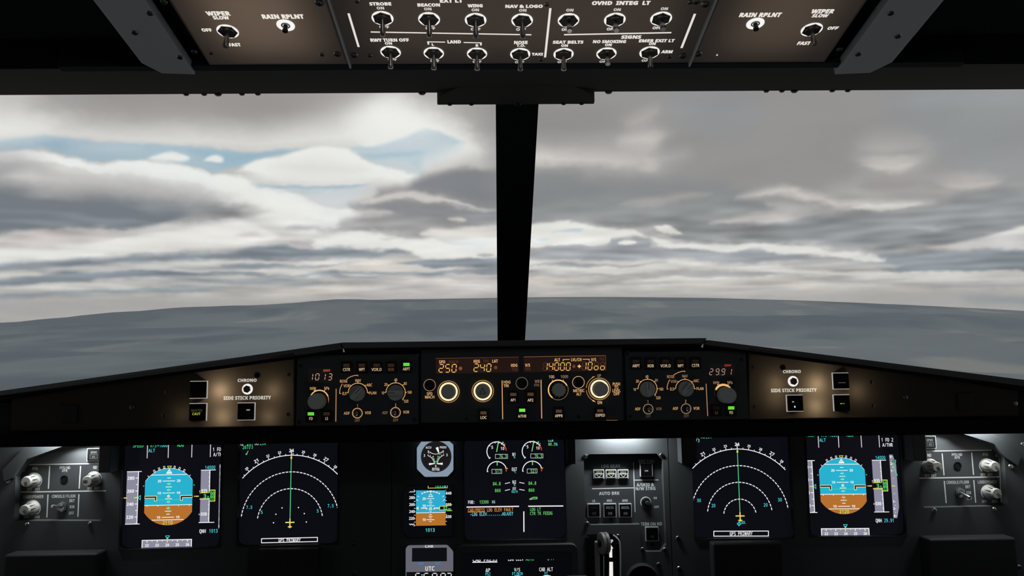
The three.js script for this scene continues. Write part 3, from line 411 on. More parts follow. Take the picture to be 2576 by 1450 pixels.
// ---------------------------------------------------------------- switches, knobs and buttons (parts of the panels they are screwed to)
const hexGeo = (r, h) => merge(cyl(r, r, h, 6), lathe([[r * 0.72, h], [r * 0.72, h + 0.0012], [r * 0.6, h + 0.0015], [r * 0.45, h + 0.0009], [0, h + 0.0009]].reverse(), 24));
const leverGeo = (L, r) => lathe([[0, 0], [r * 0.62, 0], [r * 0.72, L * 0.3], [r, L * 0.82], [r, L * 0.93], [r * 0.8, L * 0.985], [0.0001, L]].reverse(), 20);
const overNut = hexGeo(0.0083, 0.0007), overRing = lathe([[0, 0.0004], [0.0091, 0.0004], [0.0091, 0], [0, 0]].reverse(), 40), overLever = leverGeo(0.0142, 0.0025);
function overheadToggle(parent, u, v, tilt, turn, label, sway = 0) {
  const s = sub(parent, 'toggle_switch', u - parent.c[0], v - parent.c[1], 0.0004, label);
  part(s, 'light_ring', overRing, M.white_light); const n = part(s, 'hex_nut', overNut, M.dark_metal); n.rotation.z = turn; n.position.z = 0.0003;
  const l = part(s, 'lever', overLever, M.dark_metal); l.position.z = 0.0012; l.rotation.x = tilt; l.rotation.y = sway; return s;
}
const AMBER = '#e8b274', DIM = '#6f5138', GREEN = '#7dff4a', GHOST = '#6b3a24';

function seg7(sh, X, Y, w, h, ch, color, ghost, slant = 0.08, thick = 0.2) {   // one seven-segment cell centred on X, Y
  const T = w * thick, H = h / 2, W2 = w / 2, on = { 0: 'abcdef', 1: 'bc', 2: 'abged', 3: 'abgcd', 4: 'fgbc', 5: 'afgcd', 6: 'afgedc', 7: 'abc', 8: 'abcdefg', 9: 'abcdfg', o: 'cdeg' }[ch] ?? '';
  const q = { a: [-W2, -H, W2, -H], b: [W2, -H, W2, 0], c: [W2, 0, W2, H], d: [-W2, H, W2, H], e: [-W2, 0, -W2, H], f: [-W2, -H, -W2, 0], g: [-W2, 0, W2, 0] };
  for (const k of 'abcdefg') { const lit = on.includes(k); if (!lit && !ghost) continue; const [a, b, c, d] = q[k], e = T * 0.62, hz = b === d, x = (xx, yy) => X + xx - slant * yy; sh.line(hz ? [x(a + e, b), Y + b, x(c - e, d), Y + d] : [x(a, b + e), Y + b + e, x(c, d - e), Y + d - e], T, lit ? color : ghost); }
}

// ---------------------------------------------------------------- glareshield body
{
  const [u0] = GLARE.at(-70, 1050), [u1] = GLARE.at(2660, 1020), g = thing('glareshield', 'long black glareshield with sloping hood below the windscreen', 'glareshield', GLARE, [0, 0]);
  const W = (u, v, n) => V3(u, v, n), vLip = GLARE.at(1312, 1072)[1], vBot = GLARE.at(1312, 1107)[1];
  const inv = (px, py, depth) => { const p = spot(px, py, depth).sub(GLARE.O); return W(p.dot(GLARE.U), p.dot(GLARE.V), p.dot(GLARE.N)); };
  // hood: three pieces; each section runs front lip, crest, back
  const sec = (px, pyCrest, pyFace) => { const [u, v] = GLARE.at(px, pyFace, 0.012), c = inv(px, pyCrest, 1.13), d = inv(px, pyCrest + 60, 1.78); return [W(u, v, 0.012), W(u, v + 0.004, 0.012), c.clone().add(W(0, -0.0015, 0.03)), c, d, W(d.x, d.y - 0.05, d.z), W(u, v, -0.02)]; };
  part(g, 'hood', loft([sec(867, 862, 884), sec(1764, 851, 872)]), M.coaming, 'middle piece of the hood');
  part(g, 'hood', loft([sec(-70, 995, 1013), sec(863, 863, 886)]), M.coaming, 'left sloping wing of the hood');
  part(g, 'hood', loft([sec(1769, 856, 874), sec(2660, 968, 990)]), M.coaming, 'right sloping wing of the hood');
  // lower roll of the glareshield
  const lip = (u) => [W(u, vLip, 0.004), W(u, vLip - 0.003, 0.010), W(u, vBot + 0.004, 0.012), W(u, vBot, 0.008), W(u, vBot + 0.010, -0.03), W(u, vBot + 0.016, -0.13), W(u, vLip, -0.13)];
  part(g, 'lower_roll', loft([lip(u0), lip(u1)]), M.coaming);
  const [ua] = GLARE.at(742, 985), [ub] = GLARE.at(1884, 985), vt = GLARE.at(1312, 898)[1];
  part(g, 'core', box(ub - ua, vt - vLip, 0.05, (ua + ub) / 2, (vt + vLip) / 2, -0.0315), M.face);
  for (const [a, b, top] of [[-70, 742, 890], [1884, 2660, 880]]) { const [x0] = GLARE.at(a, 1040), [x1] = GLARE.at(b, 1040), t = GLARE.at(1312, 1000)[1]; part(g, 'core', box(x1 - x0, t - vLip, 0.03, (x0 + x1) / 2, (t + vLip) / 2, -0.05), M.face); }
  for (const [X, Y, k] of [[1580, 885, 0.8], [1050, 893, 0.8]]) { const [u, v] = GLARE.at(X, Y); screw(g, u, v, -0.004, k); }
}

// a flush panel on a board: black plate and, on it, the light plate that carries the glowing legends
function panel(board, name, label, category, [x0, y0, x1, y1], { thick = 0.004, n = 0, ppm = 4200, bg = '#000', mat = M.plate, round = 0.0015 } = {}) {
  const [ua, va] = board.at(x0, (y0 + y1) / 2, n), [ub] = board.at(x1, (y0 + y1) / 2, n), vT = board.at((x0 + x1) / 2, y0, n)[1], vB = board.at((x0 + x1) / 2, y1, n)[1], c = [(ua + ub) / 2, (vT + vB) / 2];
  const g = thing(name, label, category, board, c); g.u0 = ua; g.u1 = ub; g.v0 = vB; g.v1 = vT;
  part(g, 'plate', slab(rect(ua - c[0], vB - c[1], ub - c[0], vT - c[1], round), thick, n - thick), mat);
  g.sheet = new Sheet(board, ua, vB, ub, vT, ppm, bg, n); g.n = n;
  return g;
}
const putAt = (g, crop, X, Y, n = 0) => { const [u, v] = g.board.at(crop[0] + X / crop[2], crop[1] + Y / crop[2], n); return [u - g.c[0], v - g.c[1]]; };

// square push button whose legend is part of its panel's printed sheet
function capButton(g, crop, X, Y, w, h, label, legends, proud = 0.0035) {
  const s = g.sheet, old = s.n; s.n = g.n + proud; s.use(crop); legends?.(s); s.n = old;
  const [a] = g.board.at(crop[0] + (X - w / 2) / crop[2], crop[1] + Y / crop[2], g.n + proud), [b] = g.board.at(crop[0] + (X + w / 2) / crop[2], crop[1] + Y / crop[2], g.n + proud), t = g.board.at(crop[0] + X / crop[2], crop[1] + (Y - h / 2) / crop[2], g.n + proud)[1], d = g.board.at(crop[0] + X / crop[2], crop[1] + (Y + h / 2) / crop[2], g.n + proud)[1];
  const cu = (a + b) / 2, cv = (t + d) / 2, q = sub(g, 'push_button', cu - g.c[0], cv - g.c[1], g.n, label);
  part(q, 'cap', rbox(b - a, t - d, proud, 0.0008, 0, 0, proud / 2), M.cap); q.userData.face = 1;
  q.face = [a, d, b, t, proud + 0.0002, [cu, cv]]; (g.faces ??= []).push(q);
  return q;
}
function finish(g, k = 1, base = [0.022, 0.024, 0.026]) {            // after all printing: lay the light plate and the button faces
  const m = g.sheet.lit('legends', base, k); part(g, 'light_plate', g.sheet.face(g.u0 + 0.0003, g.v0 + 0.0003, g.u1 - 0.0003, g.v1 - 0.0003, g.n + 0.0004, g.c), m);
  const mc = g.sheet.lit('button_legends', [0.008, 0.008, 0.009], k, { roughness: 0.35 });
  for (const q of g.faces ?? []) { const [a, b, c, d, n, o] = q.face; part(q, 'light_legend', g.sheet.face(a + 0.0006, b + 0.0006, c - 0.0006, d - 0.0006, n, o), mc); delete q.userData.face; }
}
const bars = (s, X, Y, on, w = 86, col) => { for (const d of [-15, 0, 15]) s.line([X - w / 2, Y + d, X + w / 2, Y + d], on === 1 ? 13 : 6, on === 1 ? GREEN : col ?? '#5a4030'); };
const koryy = (g, crop, X, Yb, Yt, name, tw, on, label, cw = 158, ch = 150, col) => capButton(g, crop, X, (Yb + Yt) / 2 + 4, cw, ch, label, (s) => { bars(s, X, Yb, on, 86, col); s.text(name, X, Yt, tw, 38, on === 2 ? DIM : '#e6c89c', { font: '' , fat: 3 }); });

// EFIS selector knob: round skirt and a raised bar grip
function selector(g, crop, X, Y, r, grip, label, h = 0.0095) {
  const [u, v] = putAt(g, crop, X, Y), s = sub(g, 'rotary_knob', u, v, g.n, label);
  part(s, 'skirt', lathe([[0, 0], [r, 0], [r, 0.003], [r * 0.96, 0.0045], [0, 0.0045]].reverse(), 32), M.knob_grey);
  const b = part(s, 'grip', rbox(r * 0.62, r * 1.86, h, 0.0022, 0, 0, 0.0045 + h / 2 - 0.001), M.knob_grey); b.rotation.z = grip;
  const l = part(s, 'pointer', box(0.0007, r * 0.9, 0.0003, 0, r * 0.4, 0.0036 + h), M.ink); l.rotation.z = grip; return s;
}
// round push-pull knob standing well proud of the panel
function roundKnob(g, crop, X, Y, r0, r1, h, label, { flutes = 0, mat = M.knob_grey, tilt = 0 } = {}) {
  const [u, v] = putAt(g, crop, X, Y), s = sub(g, 'rotary_knob', u, v, g.n, label);
  part(s, 'shaft_collar', lathe([[0, 0], [r0, 0], [r0, 0.004], [r0 * 0.9, 0.005], [0, 0.005]].reverse(), 32), M.black);
  let geo = lathe([[0, 0.004], [r1 * 1.04, 0.004], [r1, h - 0.0012], [r1 * 0.93, h], [0, h]].reverse(), flutes || 36);
  part(s, 'knob', geo, mat); if (flutes) part(s, 'ridges', merge(...Array.from({ length: flutes }, (_, i) => cyl(r1 * 0.1, r1 * 0.11, h - 0.006, 8).translate(Math.cos(i / flutes * 6.2832) * r1, Math.sin(i / flutes * 6.2832) * r1, 0.005))), mat);
  return s;
}
function smallToggle(g, crop, X, Y, label, tilt = 0, sway = 0, r = 0.0055) {
  const [u, v] = putAt(g, crop, X, Y), s = sub(g, 'toggle_switch', u, v, g.n + 0.0005, label);
  part(s, 'bushing', lathe([[0, 0], [r, 0], [r, 0.0015], [r * 0.85, 0.004], [r * 0.5, 0.004], [0, 0.003]].reverse(), 24), M.black);
  const l = part(s, 'lever', leverGeo(0.010, r * 0.55), M.steel); l.position.z = 0.003; l.rotation.set(tilt, sway, 0); return s;
}

// ---------------------------------------------------------------- left and right EFIS control panels
{
  const C = [730, 850, 5.37], g = panel(GLARE, 'display_control_panel', 'left display control panel with amber legends and pressure window reading 1013', 'control panel', [746, 893, 1053, 1071]), s = g.sheet.use(C);
  const T = (t, X, Y, w, h = 36, col = AMBER) => s.text(t, X, Y, w, h, col, { font: '', fat: 3.5 });
  s.poly([250, 418, 575, 418, 570, 606, 245, 606], '#0b0504'); s.text('QNH', 493, 445, 95, 28, '#d8653a', { fat: 1 });
  [[298, '1'], [367, '0'], [468, '1'], [540, '3']].forEach(([X, c]) => seg7(s, c === '1' ? X - 16 : X, 530, 44, 84, c, '#f0c8a4', '', 0.14, 0.2));
  T('inHg', 308, 683, 86, 40); T('hPa', 495, 683, 70, 40); s.line([318, 705, 336, 722], 10, AMBER); s.line([472, 705, 460, 724], 10, AMBER);
  s.arc(395, 835, 124, -170, 170, 10, '#d89a58'); s.arc(395, 835, 124, 20, 160, 16, '#ffd28c'); s.line([622, 690, 617, 1135], 13, '#c08a58');
  s.arc(915, 745, 130, 0, 180, 11, AMBER); for (const a of [0, 45, 90, 135, 180]) s.line([915 + 130 * Math.cos(a * RAD), 745 - 130 * Math.sin(a * RAD), 915 + 152 * Math.cos(a * RAD), 745 - 152 * Math.sin(a * RAD)], 11, AMBER);
  s.arc(915, 755, 247, 90, 128, 9, AMBER); s.arc(915, 755, 247, 148, 180, 9, AMBER); s.line([668, 755, 690, 755], 9, AMBER); s.line([915, 505, 915, 522], 9, AMBER);
  T('ILS', 733, 755, 58); T('VOR', 762, 652, 82); T('NAV', 917, 580, 78); T('ARC', 1070, 640, 80); T('PLAN', 1115, 748, 104); T('ROSE', 723, 588, 105);
  s.arc(1425, 740, 130, -45, 180, 11, AMBER); for (const a of [-45, 0, 45, 90, 135, 180]) s.line([1425 + 130 * Math.cos(a * RAD), 740 - 130 * Math.sin(a * RAD), 1425 + 150 * Math.cos(a * RAD), 740 - 150 * Math.sin(a * RAD)], 11, AMBER);
  T('10', 1252, 748, 38); T('20', 1293, 633, 42); T('40', 1427, 572, 42); T('80', 1555, 620, 42); T('160', 1613, 740, 60); T('320', 1567, 858, 62);
  for (const [X, Y] of [[908, 1020], [1423, 1010]]) s.arc(X, Y, 66, 0, 360, 12, '#d9a878');
  T('1', 910, 920, 14); T('2', 1425, 912, 20); T('ADF', 765, 1022, 80); T('VOR', 1052, 1015, 82); T('OFF', 907, 1120, 72, 36, '#8a6a50'); T('ADF', 1282, 1015, 76, 36, '#9a7a5c'); T('VOR', 1567, 1008, 82); T('OFF', 1425, 1115, 72, 36, '#8a6a50');
  s.line([1746, 560, 1750, 1130], 9, '#a86a3c');
  for (const [X, t, w, on, l] of [[760, 'CSTR', 98, 0, 'unlit square button marked CSTR'], [968, 'WPT', 80, 0], [1168, 'VOR.D', 138, 0], [1362, 'NDB', 84, 2], [1570, 'ARPT', 95, 1]]) koryy(g, C, X, X === 1570 ? 362 : 374, X === 1570 ? 425 : 432, t, w, on, (on === 1 ? 'green lit' : 'unlit') + ' square button marked ' + t);
  koryy(g, C, 280, 1030, 1093, 'FD', 52, 1, 'green lit square button marked FD'); koryy(g, C, 492, 1030, 1093, 'LS', 40, 0, 'unlit square button marked LS');
  selector(g, C, 908, 752, 0.0108, -0.72, 'grey mode knob turned between ILS and ARC'); selector(g, C, 1425, 745, 0.0108, Math.PI / 2, 'grey range knob turned to 10');
  roundKnob(g, C, 395, 856, 0.0125, 0.0106, 0.024, 'round grey pressure knob');
  smallToggle(g, C, 908, 1020, 'small toggle in amber ring marked 1'); smallToggle(g, C, 1423, 1010, 'small toggle in amber ring marked 2');
  for (const [X, Y] of [[1680, 1110], [120, 1140], [140, 385]]) { const [u, v] = putAt(g, C, X, Y); screw(g, u, v, 0.0005, 0.9, M.plate); }
  finish(g, 0.85);
}
{
  const C = [1560, 850, 5.37], g = panel(GLARE, 'display_control_panel', 'right display control panel with amber legends and pressure window reading 29.91', 'control panel', [1574, 884, 1880, 1057]), s = g.sheet.use(C);
  const T = (t, X, Y, w, h = 36, col = AMBER) => s.text(t, X, Y, w, h, col, { font: '', fat: 3.5 });
  s.poly([1205, 355, 1552, 355, 1552, 528, 1205, 528], '#080404'); s.text('QNH', 1452, 375, 92, 26, '#d0452c', { fat: 1 });
  [[1230, '2'], [1314, '9'], [1392, '9'], [1482, '1']].forEach(([X, c]) => seg7(s, X, 462, 40, 80, c, '#f0c0ac', '', 0.14, 0.18)); s.dot(1348, 500, 4, '#f0c0ac');
  T('inHg', 1297, 606, 84, 40, '#c09468'); T('hPa', 1482, 606, 70, 40, '#c09468'); s.line([1312, 630, 1326, 646], 10, AMBER); s.line([1462, 630, 1450, 646], 10, AMBER);
  s.arc(1392, 745, 108, 20, 160, 30, '#ffc678'); s.arc(1392, 745, 118, 150, 330, 5, '#40281a'); s.line([1160, 622, 1182, 1060], 12, '#b88a5c');
  s.arc(875, 690, 126, 0, 180, 10, AMBER); for (const a of [0, 45, 90, 135, 180]) s.line([875 + 126 * Math.cos(a * RAD), 690 - 126 * Math.sin(a * RAD), 875 + 146 * Math.cos(a * RAD), 690 - 146 * Math.sin(a * RAD)], 10, AMBER);
  s.arc(875, 695, 242, 90, 130, 9, AMBER); s.arc(875, 695, 242, 148, 180, 9, AMBER); s.line([633, 695, 652, 695], 9, AMBER); s.line([873, 448, 873, 465], 9, AMBER);
  T('ILS', 700, 695, 58); T('VOR', 722, 592, 80, 36, '#b48a60'); T('NAV', 873, 520, 76, 36, '#b48a60'); T('ARC', 1028, 583, 80, 36, '#c8986a'); T('PLAN', 1078, 690, 100); T('ROSE', 682, 527, 104, 36, '#c8986a');
  s.arc(370, 690, 128, -42, 180, 10, AMBER); for (const a of [-42, 0, 45, 90, 135, 180]) s.line([370 + 128 * Math.cos(a * RAD), 690 - 128 * Math.sin(a * RAD), 370 + 147 * Math.cos(a * RAD), 690 - 147 * Math.sin(a * RAD)], 10, AMBER);
  T('10', 195, 700, 38); T('20', 232, 588, 42); T('40', 362, 527, 40); T('80', 490, 575, 40, 36, '#b48a60'); T('160', 553, 695, 60); T('320', 515, 812, 62);
  for (const [X, Y] of [[378, 965], [890, 960]]) s.arc(X, Y, 66, 0, 360, 9, '#b89878');
  T('1', 375, 863, 14); T('2', 885, 860, 20); T('ADF', 237, 965, 74); T('VOR', 522, 962, 76, 36, '#8a6a50'); T('OFF', 380, 1063, 70, 36, '#5a4638'); T('ADF', 747, 958, 74); T('VOR', 1030, 955, 82); T('OFF', 893, 1058, 70, 36, '#7a5e48');
  for (const [X, t, w] of [[215, 'ARPT', 98], [412, 'NDB', 86], [615, 'VOR.D', 140], [817, 'WPT', 82], [1018, 'CSTR', 102]]) koryy(g, C, X, 320, X > 900 ? 375 : 382, t, w, 0, 'unlit square button marked ' + t, 158, 150, '#33251d');
  koryy(g, C, 1300, 950, 1015, 'LS', 42, 2, 'unlit square button marked LS', 158, 150, '#1e1612'); koryy(g, C, 1500, 950, 1012, 'FD', 52, 1, 'green lit square button marked FD');
  selector(g, C, 368, 698, 0.0108, 0.05, 'grey range knob pointing straight up'); selector(g, C, 886, 692, 0.0106, -0.75, 'grey mode knob turned towards ARC');
  roundKnob(g, C, 1400, 775, 0.0122, 0.0108, 0.024, 'round grey pressure knob');
  smallToggle(g, C, 378, 965, 'small toggle in amber ring marked 1'); smallToggle(g, C, 890, 960, 'small toggle in amber ring marked 2');
  for (const [X, Y] of [[130, 1065], [1635, 300], [95, 222]]) { const [u, v] = putAt(g, C, X, Y); screw(g, u, v, 0.0005, 0.9, M.plate); }
  finish(g, 0.85);
}

// ---------------------------------------------------------------- autopilot panel in the middle
{
  const C = [1050, 850, 5.578], D = [1300, 850, 5.579], g = panel(GLARE, 'autopilot_panel', 'middle autopilot control panel with amber windows reading 250, 240 and 14000', 'control panel', [1059, 876, 1567, 1062]), s = g.sheet;
  const T = (t, X, Y, w, h = 38, col = AMBER) => s.text(t, X, Y, w, h, col, { font: '', fat: 4 }), LCD = '#ffc868', LC2 = '#f0b878';
  s.use(C); s.poly([258, 292, 1424, 272, 1424, 488, 262, 508], '#1c0c07'); s.line([258, 292, 1424, 272], 5, '#7a4a2a');
  const W = (t, X, Y, w, col = LC2) => s.text(t, X, Y, w, 42, col, { font: 'bold' });
  W('SPD', 348, 341, 90); W('MACH', 507, 340, 135, '#4c2c22'); W('HDG', 833, 332, 94); W('TRK', 963, 330, 90, '#4c2c22'); W('LAT', 1088, 330, 84); W('HDG', 1358, 388, 95); W('TRK', 1365, 447, 90, '#4c2c22');
  [[335, '2'], [425, '5'], [515, '0']].forEach(([X, c]) => seg7(s, X, 430, 58, 108, c, LCD, '#3a1c12')); s.dot(605, 432, 26, '#7c4632');
  [[825, '2'], [912, '4'], [1002, '0']].forEach(([X, c]) => seg7(s, X, 422, 58, 106, c, LCD, '#3a1c12')); s.dot(1098, 420, 25, '#6a3826');
  s.line([22, 480, 26, 1170], 16, '#b4743e');
  for (const [X, Y] of [[437, 758], [918, 750]]) { s.arc(X, Y, 151, 0, 360, 9, '#d09050'); }
  for (const [X, Y] of [[172, 667], [1465, 640]]) s.arc(X, Y, 82, 0, 360, 8, X > 1000 ? '#7a6a5a' : '#b08a68');
  T('SPD', 172, 788, 82); T('MACH', 173, 835, 138); T('HDG', 1257, 625, 102); T('TRK', 1247, 675, 75); s.line([1188, 600, 1197, 1145], 13, '#d8a06a');
  s.use(D); s.poly([98, 270, 1248, 252, 1248, 466, 98, 486], '#1c0c07'); s.line([98, 270, 1248, 252], 6, '#a06a3c'); s.line([1248, 252, 1248, 466], 6, '#6a4028');
  W('V/S', 152, 386, 72); W('FPA', 155, 443, 76, '#4c2c22'); W('ALT', 567, 313, 82); W('LVL/CH', 835, 310, 152); W('V/S', 1078, 308, 74); W('FPA', 1195, 303, 70, '#4c2c22');
  s.line([650, 332, 650, 307, 742, 306], 9, LC2); s.line([925, 304, 1017, 303, 1017, 328], 9, LC2);
  [[400, '1'], [480, '4'], [560, '0'], [641, '0'], [722, '0']].forEach(([X, c]) => seg7(s, X, 405, 54, 106, c, LCD, '#4a261a')); s.dot(802, 403, 22, '#6a3a28'); s.line([852, 402, 902, 402], 15, LCD); s.line([877, 378, 877, 428], 15, LCD);
  [[945, '1'], [1029, '0'], [1116, 'o'], [1204, 'o']].forEach(([X, c]) => seg7(s, X, 398, 54, 106, c, LCD, '#54301f'));
  T('V/S', 287, 615, 66, 38, '#b08a68'); T('FPA', 280, 667, 76, 38, '#7a604a'); s.line([340, 590, 350, 1135], 13, '#dca878'); T('100', 487, 550, 82, 40, '#c8a888'); T('1000', 667, 548, 108, 40, '#9a7c62');
  s.arc(580, 732, 142, 0, 360, 6, '#b07c48'); s.arc(580, 732, 136, 25, 235, 16, '#ffc874'); s.line([497, 592, 508, 612], 9, AMBER); s.line([657, 590, 648, 610], 9, AMBER);
  s.arc(865, 627, 83, 0, 360, 9, '#d8a878'); T('METRIC', 870, 745, 160); T('ALT', 872, 792, 72);
  s.arc(1160, 720, 152, 0, 360, 9, '#d89a58'); T('UP', 1155, 533, 54, 38, '#a08870'); T('DN', 1165, 910, 68, 42); T('PUSH', 1397, 652, 108, 42); T('TO', 1397, 697, 58, 42); T('LEVEL', 1398, 743, 118, 42); T('OFF', 1400, 790, 86, 42);
  s.arc(1160, 720, 186, 120, 176, 8, '#c8945c'); s.arc(1160, 720, 186, 186, 240, 8, '#c8945c'); s.poly([1048, 572, 1062, 548, 1106, 540], AMBER); s.poly([1058, 892, 1072, 872, 1112, 906], AMBER);
  s.line([1255, 1160, 1415, 1160], 6, '#a86c40');  // light leaking under the plate, drawn as a glowing line
  const K = (crop, X, Yb, Yt, t, w, on) => koryy(g, crop, X, Yb, Yt, t, w, on, (on ? 'green lit' : 'unlit') + ' square button marked ' + t, 165, 165, '#8a6444');
  K(C, 927, 1057, 1122, 'LOC', 92, 0); K(C, 1345, 797, 877, 'AP1', 74, 0); K(D, 193, 795, 878, 'AP2', 82, 0); K(D, 76, 1020, 1103, 'A/THR', 116, 1); K(D, 590, 1033, 1097, 'APPR', 106, 0); K(D, 1171, 1027, 1090, 'EXPED', 134, 0);
  const lightRing = ring(0.0104, 0.0128, 0.003);
  const turn = (crop, X, Y, h, label, fl) => { const k = roundKnob(g, crop, X, Y, 0.0092, 0.0088, h, label, { flutes: fl }); part(k, 'light_ring', lightRing, M.warm_light); return k; };
  const kS = turn(C, 437, 758, 0.012, 'round grey speed knob in a glowing ring'), kH = turn(C, 918, 750, 0.012, 'round grey heading knob with triangle in a glowing ring');
  const tri = new THREE.Shape(); tri.moveTo(-0.0048, -0.0042); tri.lineTo(0.0048, -0.0036); tri.lineTo(-0.0003, 0.0046); tri.closePath(); const hole = new THREE.Path(); hole.moveTo(-0.0036, -0.0034); hole.lineTo(0.0036, -0.003); hole.lineTo(-0.0003, 0.0032); hole.closePath(); tri.holes.push(hole);
  part(kH, 'triangle_mark', slab(tri, 0.0002, 0.0121), M.ink);
  roundKnob(g, D, 580, 732, 0.0118, 0.0088, 0.024, 'fluted grey altitude knob', { flutes: 12 }); turn(D, 1160, 720, 0.026, 'round grey climb rate knob in a glowing ring');
  for (const [crop, X, Y, l] of [[C, 172, 667, 'round black button above SPD MACH'], [C, 1465, 640, 'round black button between HDG and V/S'], [D, 865, 627, 'round black button above METRIC ALT']]) { const [u, v] = putAt(g, crop, X, Y), b = sub(g, 'push_button', u, v, 0, l); part(b, 'cap', lathe([[0, 0], [0.0058, 0], [0.0058, 0.004], [0.0048, 0.0052], [0.003, 0.0046], [0, 0.0044]].reverse(), 28), M.cap); }
  for (const [crop, X, Y] of [[C, 685, 1140], [D, 865, 1110]]) { const [u, v] = putAt(g, crop, X, Y); screw(g, u, v, 0.0005, 0.9, M.plate); }
  finish(g, 1.05);
}

// ---------------------------------------------------------------- glareshield wings: thin brown light plates with bulbs in a box behind them
std('wing_print', [0.05, 0.047, 0.043], 0.8);
const wingLamp = new THREE.SphereGeometry(0.0016, 10, 8);
const backShape = (pts, d) => { const o = outline(pts, 0.002), inn = new THREE.Path(), cx = pts.reduce((a, p) => a + p[0], 0) / pts.length, cy = pts.reduce((a, p) => a + p[1], 0) / pts.length; o.holes.push(new THREE.Path(pts.map(([x, y]) => new THREE.Vector2(cx + (x - cx) * 0.985, cy + (y - cy) * 0.96)))); return o; };
function wing(name, label, pts, crop, draw, lamps, build) {
  const uv = pts.map(([x, y]) => GLARE.at(x, y)), us = uv.map((p) => p[0]), vs = uv.map((p) => p[1]), c = [(Math.min(...us) + Math.max(...us)) / 2, (Math.min(...vs) + Math.max(...vs)) / 2], g = thing(name, label, 'control panel', GLARE, c); g.n = 0;
  const loc = uv.map(([u, v]) => [u - c[0], v - c[1]]); g.u0 = Math.min(...us); g.u1 = Math.max(...us); g.v0 = Math.min(...vs); g.v1 = Math.max(...vs);
  g.sheet = new Sheet(GLARE, g.u0, g.v0, g.u1, g.v1, 3600, '#000'); draw(g.sheet.use(crop));
  part(g, 'light_box', slab(backShape(loc), 0.026, -0.0265), M.plate); part(g, 'box_back', slab(outline(loc, 0.002), 0.002, -0.0285), M.plate);
  build(g);
  part(g, 'light_plate', g.sheet.faceOf(outline(uv, 0.002), 0, c), g.sheet.lit('wing_plate', [0.30, 0.22, 0.14], 1, { transmission: 0.4, roughness: 1, thickness: 0, specularIntensity: 0.2, color: new THREE.Color().setRGB(0.05, 0.042, 0.0325) }));
  for (const [X, Y, k, n] of lamps) { const [u, v] = putAt(g, crop, X, Y), b = part(g, 'lamp_bulb', wingLamp, M.warm_bulb); b.position.set(u, v, n ?? -0.013); const l = new THREE.PointLight(0xffe8c8, k * 2.7); l.name = 'wing_lamp'; l.position.copy(b.position); l.shadow.radius = 0.08; l.castShadow = true; g.add(l); }
  return g;
}
glow('warm_bulb', [1, 0.8, 0.5], 1.2);
// square annunciator with a lit gap round its cap and its body behind the plate
function annunciator(g, crop, X, Y, w, label, legend, edges = [1, 1, 1, 1]) {
  const [u, v] = putAt(g, crop, X, Y), k = w / crop[2] * 1.05 / 1900, q = sub(g, 'push_button', u, v, 0, label), e = 0.0008;
  part(q, 'body', box(k, k, 0.02, 0, 0, -0.0105), M.black);
  const rim = []; if (edges[0]) rim.push(box(k + 2 * e, e, 0.0016, 0, k / 2 + e / 2, 0.0008)); if (edges[1]) rim.push(box(e, k + 2 * e, 0.0016, k / 2 + e / 2, 0, 0.0008)); if (edges[2]) rim.push(box(k + 2 * e, e, 0.0016, 0, -k / 2 - e / 2, 0.0008)); if (edges[3]) rim.push(box(e, k + 2 * e, 0.0016, -k / 2 - e / 2, 0, 0.0008));
  if (rim.length) part(q, 'light_rim', merge(...rim), M.rim_light);
  part(q, 'cap', rbox(k, k, 0.0046, 0.0008, 0, 0, 0.0023), M.cap);
  if (legend) { const [cw, ch, fn] = legend, cv = document.createElement('canvas'); cv.width = cv.height = 160; const x = cv.getContext('2d'); x.fillStyle = '#000'; x.fillRect(0, 0, 160, 160); fn(x); const t = new THREE.CanvasTexture(cv); t.colorSpace = THREE.SRGBColorSpace; part(q, 'light_legend', new THREE.PlaneGeometry(k * 0.9, k * 0.9).translate(0, 0, 0.0048), new THREE.MeshStandardMaterial({ name: 'legend', color: 0x030303, roughness: 0.3, emissive: 0xffffff, emissiveMap: t })); }
  return q;
}
glow('rim_light', [1, 0.97, 0.9], 0.42);
glow('dim_rim_light', [1, 0.97, 0.9], 0.28);
const chronoNut = hexGeo(0.0052, 0.0026), chronoRing = lathe([[0, 0.0003], [0.0074, 0.0003], [0.0074, 0], [0, 0]].reverse(), 36);
const chrono = (g, crop, X, Y) => { const [u, v] = putAt(g, crop, X, Y), q = sub(g, 'push_button', u, v, 0.0003, 'small round button with hex nut in a white ring'); part(q, 'light_ring', chronoRing, M.white_light); const n = part(q, 'hex_nut', chronoNut, M.dark_metal); n.position.z = 0.0004; n.rotation.z = 0.2; part(q, 'plunger', cyl(0.0019, 0.002, 0.0075, 16), M.dark_metal); };
const sq = (g, crop, X, Y, w) => { const [u, v] = putAt(g, crop, X, Y), k = w / crop[2] * 1.05 / 1900; part(g, 'blank_square', rbox(k, k, 0.003, 0.0006, u, v, 0.0005), M.black, 'blank black square'); };
